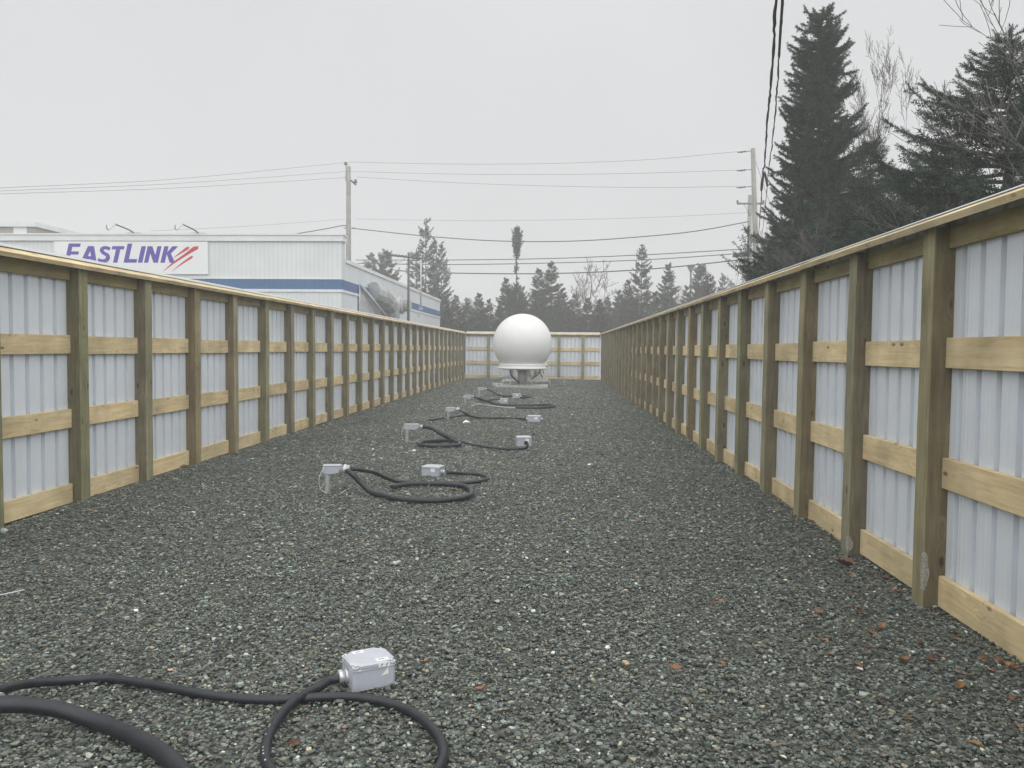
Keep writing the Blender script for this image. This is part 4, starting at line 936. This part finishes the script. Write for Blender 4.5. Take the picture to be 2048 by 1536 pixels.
def spruce(seed, H, rfun, hb=.1, gap=.2, nb=7, twig=.16, tstep=.09, needles=9, wid=.14, spread=.42, droop=.25, rise=.25, miss=.1, mat='spruce', trunk_r=None, rough=.22, up_tip=.15, jit=.45, eln=.1):
    rs = np.random.default_rng(seed); tw_p, tw_d, tw_l = [], [], []; segs = []
    tr = trunk_r or H*.011+.02
    lv = 12
    for i in range(lv):
        a, b = i/lv, (i+1)/lv
        segs.append(((0, 0, H*a), (0, 0, H*b), tr*(1-a)+.008, tr*(1-b)+.008))
    z = H*hb
    while z < H*.985:
        t = z/H; Rr = rfun(t)*(1+rs.normal(0, rough*.5)); n = max(3, int(nb*(.6+.5*(1-t)))); ph = rs.random()*6.28
        for j in range(n):
            if rs.random() < miss or (rfun(t) < .2 and t < .9 and rs.random() < .72): continue
            az = ph + j*2*np.pi/n + rs.normal(0, .25); L = min(max(.08, Rr*(1+rs.normal(0, rough))), 1.18*rfun(t)+.05)
            zz = z + rs.normal(0, gap*jit)
            out = np.array([np.cos(az), np.sin(az), 0.]); el = rise*(t**1.5)*2.2 - droop*(1-t) + rs.normal(0, eln)
            m = max(3, int(L/tstep)); s = np.linspace(0, 1, m+1)
            P = np.array([0, 0, zz]) + out[None]*(s*L*math.cos(el))[:, None]; P[:, 2] += s*L*math.sin(el) - droop*L*.35*s**1.5 + up_tip*L*s**3
            P[:, :2] += np.cumsum(rs.normal(0, .012*L, (m+1, 2)), 0)
            br = .006+.012*L
            for i in range(0, m, max(1, m//4)):
                k2 = min(m, i+max(1, m//4)); segs.append((tuple(P[i]), tuple(P[k2]), br*(1-s[i])+.003, br*(1-s[k2])+.003))
            D = np.gradient(P, axis=0); D /= np.linalg.norm(D, axis=1, keepdims=True)
            perp = np.cross(D, [0, 0, 1.]); perp /= np.linalg.norm(perp, axis=1, keepdims=True)
            s0 = .12 if L < .6 else .22
            for side in (-1, 1):
                idx = np.where(s > s0)[0]
                q = P[idx] + D[idx]*rs.uniform(-.5, .5, (len(idx), 1))*tstep
                ln = np.clip(twig*(.85+1.0*(1-s[idx])*min(1.6, L)) , twig*.5, twig*2.2)*rs.uniform(.7, 1.25, len(idx))
                dd = D[idx]*rs.uniform(.45, .95, (len(idx), 1)) + perp[idx]*side*rs.uniform(.5, 1.0, (len(idx), 1)); dd[:, 2] += rs.normal(-.12, .22, len(idx))
                tw_p.append(q); tw_d.append(dd); tw_l.append(ln)
            idx = np.where(s > s0)[0]; tw_p.append(P[idx]); tw_d.append(D[idx]+rs.normal(0, .1, (len(idx), 3))+np.array([0, 0, .12])); tw_l.append(np.full(len(idx), twig*.9))
        z += gap*rs.uniform(.75, 1.25)
    k = 10
    tw_p.append(np.stack([np.zeros(k), np.zeros(k), H*(1-.05*np.arange(k)/k)-twig*.5], -1)); tw_d.append(np.stack([rs.normal(0, .3, k), rs.normal(0, .3, k), np.ones(k)], -1)); tw_l.append(np.full(k, twig*.8))
    p = np.concatenate(tw_p); d = np.concatenate(tw_d); l = np.concatenate(tw_l)
    d, u, v = rotframe(d); n = len(p); T = np.stack([twig_template(rs, needles, wid, spread) for _ in range(4)])
    ti = rs.integers(0, 4, n); TT = T[ti]                            # n, m, 3, 3
    m = TT.shape[1]
    co = p[:, None, None] + l[:, None, None, None]*(TT[..., 0:1]*d[:, None, None] + TT[..., 1:2]*u[:, None, None] + TT[..., 2:3]*v[:, None, None])
    co = co.reshape(-1, 3); nf = n*m
    crown = mesh_np('crown', co, np.arange(nf*3), np.full(nf, 3), M[mat], False)
    tc, tf = tubes_np(segs, 6); trunk = mesh_np('trunk', tc, tf, np.full(len(tf), 4), M['bark'], True)
    return trunk, crown
def plant(meshes, x, y, label, group, scale=1.0, rz=0.0, sx=1.0, name='spruce_tree', tilt=0):
    r = empty(name, (x, y, -.05), rz, label, 'tree', group); r.scale = (scale*sx, scale*sx, scale)
    if tilt: r.rotation_euler = (0, tilt, rz)
    for nm, me in zip(('trunk', 'crown'), meshes): obj(nm, me, r)
    return r
def interp(*pts):
    a, b = zip(*pts); return lambda t: float(np.interp(t, a, b))

# near right trees
def place(meshes, H, cx, px, py, Y, label, grp, rz=0, sx=1.0):
    z = atY(px, py, Y).z; plant(meshes, atY(cx, py+250, Y).x, Y, label, grp, z/H, rz, sx)
G1 = 'near spruces behind the right fence'
sA = spruce(1, 9.5, interp((0, 1.95), (.33, 1.70), (.45, 1.38), (.54, 1.05), (.66, .92), (.8, .76), (.87, .66), (.93, .50), (.97, .32), (1, .10)), hb=.12, gap=.115, nb=13, twig=.16, tstep=.07, needles=14, wid=.17, spread=.40, droop=.14, rise=.16, miss=.10, up_tip=.20, rough=.16, jit=1.0, eln=.22)
place(sA, 9.5, 1638, 1613, 22, 18, 'tallest dark spruce standing behind the right fence', G1, 0, .9)
sB = spruce(2, 6.2, interp((0, 1.7), (.4, 1.35), (.7, .8), (1, .08)), hb=.1, gap=.14, nb=12, twig=.16, tstep=.09, needles=11, droop=.08, rise=.2, rough=.18)
place(sB, 6.2, 1735, 1735, 280, 17, 'mid height spruce just right of the tallest spruce', G1, 0, 1.1)
sC = spruce(3, 6.45, interp((0, 2.9), (.40, 2.6), (.55, 2.15), (.7, 1.5), (.82, .9), (.92, .45), (1, .06)), hb=.2, gap=.20, nb=12, twig=.18, tstep=.07, needles=22, wid=.085, spread=.26, droop=0, rise=.16, up_tip=.16, miss=.12, rough=.17)
place(sC, 6.45, 2015, 2010, 48, 11.2, 'broad open spruce with layered branches at the right edge', G1)
sD = spruce(4, 4.6, interp((0, 2.3), (.4, 2.0), (.75, 1.1), (1, .06)), hb=.1, gap=.22, nb=9, twig=.17, tstep=.08, needles=13, wid=.1, spread=.30, droop=0, rise=.18, up_tip=.15, miss=.1, rough=.18)
place(sD, 4.6, 1865, 1865, 290, 13.2, 'lower spruce filling the gap left of the broad open spruce', G1)
place(sB, 6.2, 1790, 1790, 345, 16.0, 'low dark spruce between the two taller ones on the right', G1, 1.2, 1.3)
sE = spruce(5, 4.0, interp((0, 1.2), (.5, .75), (1, .05)), hb=.1, gap=.22, nb=6, twig=.15, tstep=.12, needles=8, miss=.2, droop=0, rise=.4, mat='sprucefar')
place(sE, 4.0, 1492, 1492, 452, 26, 'small thin spruce in front of the tall utility pole', G1, 0, .95)
place(sB, 6.2, 1600, 1600, 400, 15.6, 'low dark spruce under the left side of the tallest spruce', G1, 2.0, 1.15)
place(sB, 6.2, 1548, 1560, 455, 17.5, 'lowest spruce at the left foot of the tallest spruce', G1, 3.4, 1.1)

# background spruces
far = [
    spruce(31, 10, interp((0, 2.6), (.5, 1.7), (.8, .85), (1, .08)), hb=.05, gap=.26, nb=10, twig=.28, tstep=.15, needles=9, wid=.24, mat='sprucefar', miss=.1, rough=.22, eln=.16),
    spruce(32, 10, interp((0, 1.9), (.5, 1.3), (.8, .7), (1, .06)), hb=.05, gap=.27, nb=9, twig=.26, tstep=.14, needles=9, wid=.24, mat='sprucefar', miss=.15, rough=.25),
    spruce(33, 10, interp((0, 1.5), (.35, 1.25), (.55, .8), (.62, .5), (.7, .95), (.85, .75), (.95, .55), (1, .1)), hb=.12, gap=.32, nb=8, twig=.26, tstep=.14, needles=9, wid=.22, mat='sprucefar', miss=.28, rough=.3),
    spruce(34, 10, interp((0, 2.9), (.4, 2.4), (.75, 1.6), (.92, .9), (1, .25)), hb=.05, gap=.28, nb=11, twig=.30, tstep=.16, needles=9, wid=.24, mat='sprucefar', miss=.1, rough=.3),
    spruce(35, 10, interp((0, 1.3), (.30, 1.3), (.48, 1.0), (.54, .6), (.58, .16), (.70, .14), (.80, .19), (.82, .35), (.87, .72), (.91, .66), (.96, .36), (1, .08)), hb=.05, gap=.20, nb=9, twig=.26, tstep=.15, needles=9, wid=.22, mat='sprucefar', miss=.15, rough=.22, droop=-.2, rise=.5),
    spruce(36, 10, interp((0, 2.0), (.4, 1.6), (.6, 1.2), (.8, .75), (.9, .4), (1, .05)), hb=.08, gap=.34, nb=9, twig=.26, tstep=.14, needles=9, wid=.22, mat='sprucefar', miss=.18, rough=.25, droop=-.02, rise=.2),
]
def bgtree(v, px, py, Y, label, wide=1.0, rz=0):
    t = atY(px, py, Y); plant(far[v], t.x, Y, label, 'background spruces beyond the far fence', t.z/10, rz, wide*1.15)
rs = random.Random(77)
for v, px, py, Y, wd, lab in (
    (1, 742, 506, 62, .9, 'small pointed spruce tip above the pale roof, leftmost of the background'),
    (3, 772, 503, 60, .55, 'flat topped small spruce above the pale roof beside the antenna'),
    (2, 852, 446, 56, .6, 'tallest spruce of the ragged cluster beyond the building end'),
    (5, 868, 476, 57, .5, 'second spruce in the ragged cluster beyond the building end'),
    (5, 883, 484, 56, .55, 'right hand spruce of the ragged cluster beyond the building end'),
    (2, 833, 498, 58, .7, 'lower left spruce of the ragged cluster behind the plain mast'),
    (1, 912, 589, 52, 1.0, 'short pointed spruce right of the building end'),
    (0, 958, 588, 54, .9, 'short bushy spruce left of the white dome'),
    (0, 978, 600, 56, .8, 'short dark spruce just left of the dome top'),
    (0, 1012, 558, 54, .75, 'dense spruce under the tufted tree, left side'),
    (4, 1034, 460, 55, .72, 'tall bare stemmed spruce with a dense tuft on top'),
    (0, 1078, 540, 57, .75, 'pointed spruce right of the tufted tree'),
    (0, 1103, 527, 58, .8, 'pointed wide spruce behind the dome top'),
    (1, 1125, 575, 56, .9, 'half hidden spruce right of the wide pointed spruce'),
    (1, 1215, 592, 60, .9, 'low spruce in the far gap, left of the tall pointed one'),
    (1, 1238, 580, 62, .9, 'low thin spruce in the far gap'),
    (0, 1256, 562, 58, .7, 'spruce shoulder left of the tall pointed spruce'),
    (5, 1284, 490, 57, .72, 'tall regular pointed spruce, tallest right of the dome'),
    (0, 1337, 530, 56, .7, 'pointed spruce right of the tallest far spruce'),
    (1, 1373, 570, 60, .8, 'small faint spruce beside the street lamp'),
    (3, 1404, 530, 60, .6, 'dense round shouldered spruce right of the street lamp'),
    (1, 1424, 552, 60, .7, 'narrow spruce against the round shouldered one'),
    (5, 1446, 547, 62, .6, 'thin faint spruce left of the tall pole'),
    (1, 1465, 575, 60, .8, 'low faint spruce at the foot of the tall pole'),
    (0, 895, 610, 50, .8, 'low dark spruce against the building end'),
    (0, 1175, 598, 55, .9, 'low dark spruce under the bare larch'),
    (0, 1310, 585, 54, .8, 'low spruce between the two pointed far spruces'),
    (0, 1395, 600, 55, .9, 'low dark spruce under the street lamp'),
    (0, 1440, 600, 52, .8, 'low dark spruce above the right fence line'),
    (0, 935, 605, 58, .9, 'low spruce filling between the short pointed spruces'),
    (0, 1045, 590, 60, .9, 'dark spruce directly above the dome'),
    (0, 1150, 590, 61, .9, 'dark low spruce behind the bare larch'),
    (0, 1200, 600, 52, .8, 'front low spruce right of the dome above the far fence'),
    (0, 1270, 600, 52, .8, 'front low spruce below the tall pointed spruce'),
    (0, 1345, 605, 51, .8, 'front low spruce near the right corner of the far fence'),
    (0, 1000, 610, 52, .8, 'front low spruce left behind the dome'),
    (0, 1085, 605, 52, .8, 'front low spruce right behind the dome'),
    (0, 860, 600, 53, .7, 'low spruce mostly hidden by the building end'),
    (0, 1235, 612, 66, .9, 'deep low spruce in the misty gap'),
    (1, 1140, 600, 68, .9, 'deep thin spruce in the mist behind the larch'),
): bgtree(v, px, py, Y, lab, wd, rs.uniform(0, 6.28))
# misty far wood behind them, one mass
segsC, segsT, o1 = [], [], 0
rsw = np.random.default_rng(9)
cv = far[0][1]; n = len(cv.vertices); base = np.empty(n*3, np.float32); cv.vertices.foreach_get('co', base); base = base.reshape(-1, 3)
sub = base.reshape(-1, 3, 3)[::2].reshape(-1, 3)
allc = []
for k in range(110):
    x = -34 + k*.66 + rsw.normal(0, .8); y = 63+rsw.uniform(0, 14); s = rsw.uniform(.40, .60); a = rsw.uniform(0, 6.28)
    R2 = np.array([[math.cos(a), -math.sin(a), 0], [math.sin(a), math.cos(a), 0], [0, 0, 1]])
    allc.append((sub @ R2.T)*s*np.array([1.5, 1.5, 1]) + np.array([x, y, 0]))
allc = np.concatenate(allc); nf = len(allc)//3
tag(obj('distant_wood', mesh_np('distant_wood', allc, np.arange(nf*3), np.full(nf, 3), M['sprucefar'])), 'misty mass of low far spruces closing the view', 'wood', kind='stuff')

# bare trees
def bare(seed, H, spread, depth=5, r=.05, up_=.6, curl=.18, split=3, thin=.62, mat='twig', first=.25, nmain=2, minr=.0035):
    rs = random.Random(seed); tsegs, csegs = [], []
    def grow(p, d, L, rad, lev):
        steps = 5; P = p
        for i in range(steps):
            d = (d + Vector((rs.gauss(0, curl), rs.gauss(0, curl), rs.gauss(0, curl)*.6 + .06))).normalized()
            Q = P + d*(L/steps); ra = rad*(1-.45*i/steps); rb = rad*(1-.45*(i+1)/steps)
            (tsegs if lev == 0 else csegs).append((tuple(P), tuple(Q), max(minr, ra), max(minr, rb)))
            if lev < depth and i >= 1 and rs.random() < (.85 if lev else .7):
                for q in range(1 if rs.random() < .75 else 2):
                    side = Vector((rs.gauss(0, 1), rs.gauss(0, 1), rs.gauss(.1, .5)))
                    side = (side - d*side.dot(d)).normalized()
                    dd = (d*(1-spread) + side*spread + Vector((0, 0, up_*.35))).normalized()
                    grow(Q, dd, L*thin*rs.uniform(.7, 1.15), rb*.55, lev+1)
            P = Q
        if lev < depth: grow(P, d, L*thin, rad*.55, lev+1)
    for k in range(nmain):
        grow(Vector((rs.uniform(-.15, .15), rs.uniform(-.1, .1), 0)), Vector((rs.uniform(-.12, .12), rs.uniform(-.1, .1), 1)).normalized(), H*(.52 if k == 0 else .44), r*(1-.25*k), 0)
    a, f = tubes_np(tsegs, 6); tr = mesh_np('trunk', a, f, np.full(len(f), 4), M[mat], True)
    a, f = tubes_np(csegs, 4); cr = mesh_np('crown', a, f, np.full(len(f), 4), M[mat], True)
    return tr, cr
bt = bare(6, 9.4, .5, depth=5, r=.045, thin=.52, curl=.19, nmain=2, minr=.0045)
zt = max(v.co.z for v in bt[1].vertices)
H_ = atY(1740, 60, 20).z
ap = max(bt[1].vertices, key=lambda v: v.co.z).co; sb = H_/zt*.62
plant(bt, atY(1742, 60, 20).x-ap.x*sb, 20-ap.y*sb, 'slender bare birch with fine grey twigs between the spruces', 'bare trees', H_/zt, 0, .62, 'birch_tree')
b2_ = bare(9, 5, .5, depth=4, r=.03, thin=.58, curl=.16, nmain=3, minr=.003)
z2 = max(v.co.z for v in b2_[1].vertices)
plant(b2_, atY(1655, 400, 14.5).x, 14.5, 'bare grey shrub in front of the tallest spruce', 'bare trees', atY(1655, 400, 14.5).z/z2, .3, .9, 'bare_shrub')
plant(b2_, atY(1530, 400, 17).x, 17, 'sparse bare shrub at the left foot of the tallest spruce', 'bare trees', atY(1500, 430, 17).z/z2, 2.3, .8, 'bare_shrub')
plant(b2_, atY(1830, 400, 10.5).x, 10.5, 'reddish bare bush tips in front of the right spruces', 'bare trees', atY(1840, 350, 10.5).z/z2, 4.1, 1.0, 'bare_shrub')
b3 = bare(14, 7.2, .5, depth=4, r=.035, thin=.56, curl=.08, nmain=2, minr=.0035, up_=.3)
z3 = max(v.co.z for v in b3[1].vertices)
plant(b3, 7.0, 9.6, 'bare tree with buds reaching in from the top right corner', 'bare trees', 6.6/z3, .9, 1.25, 'bare_tree')
fl_ = bare(17, 9, .6, depth=4, r=.08, thin=.5, curl=.1, nmain=1, mat='twigfar', minr=.012)
zf = max(v.co.z for v in fl_[1].vertices)
plant(fl_, atY(1157, 520, 57).x, 57, 'faint bare larch among the far spruces', 'bare trees', atY(1157, 515, 57).z/zf, 0, 1.1, 'larch_tree')
plant(fl_, atY(1325, 540, 60).x, 60, 'faint bare tree behind the tallest far spruce', 'bare trees', atY(1320, 550, 60).z/zf, 2, .9, 'larch_tree')

# ------------------------------------------------------------------ haze
hm = bpy.data.materials.new('fog'); hm.use_nodes = True; nt = hm.node_tree; nt.nodes.clear()
pv = nt.nodes.new('ShaderNodeVolumePrincipled'); pv.inputs['Color'].default_value = (.97, .975, .98, 1); pv.inputs['Density'].default_value = HAZE_DENSITY; pv.inputs['Anisotropy'].default_value = 0
ou = nt.nodes.new('ShaderNodeOutputMaterial'); nt.links.new(pv.outputs[0], ou.inputs['Volume'])
mb = MB(); mb.box((-170, -170, -1.1), (170, 170, 16)); hz = mb.build('haze', hm); tag(hz, kind='stuff')
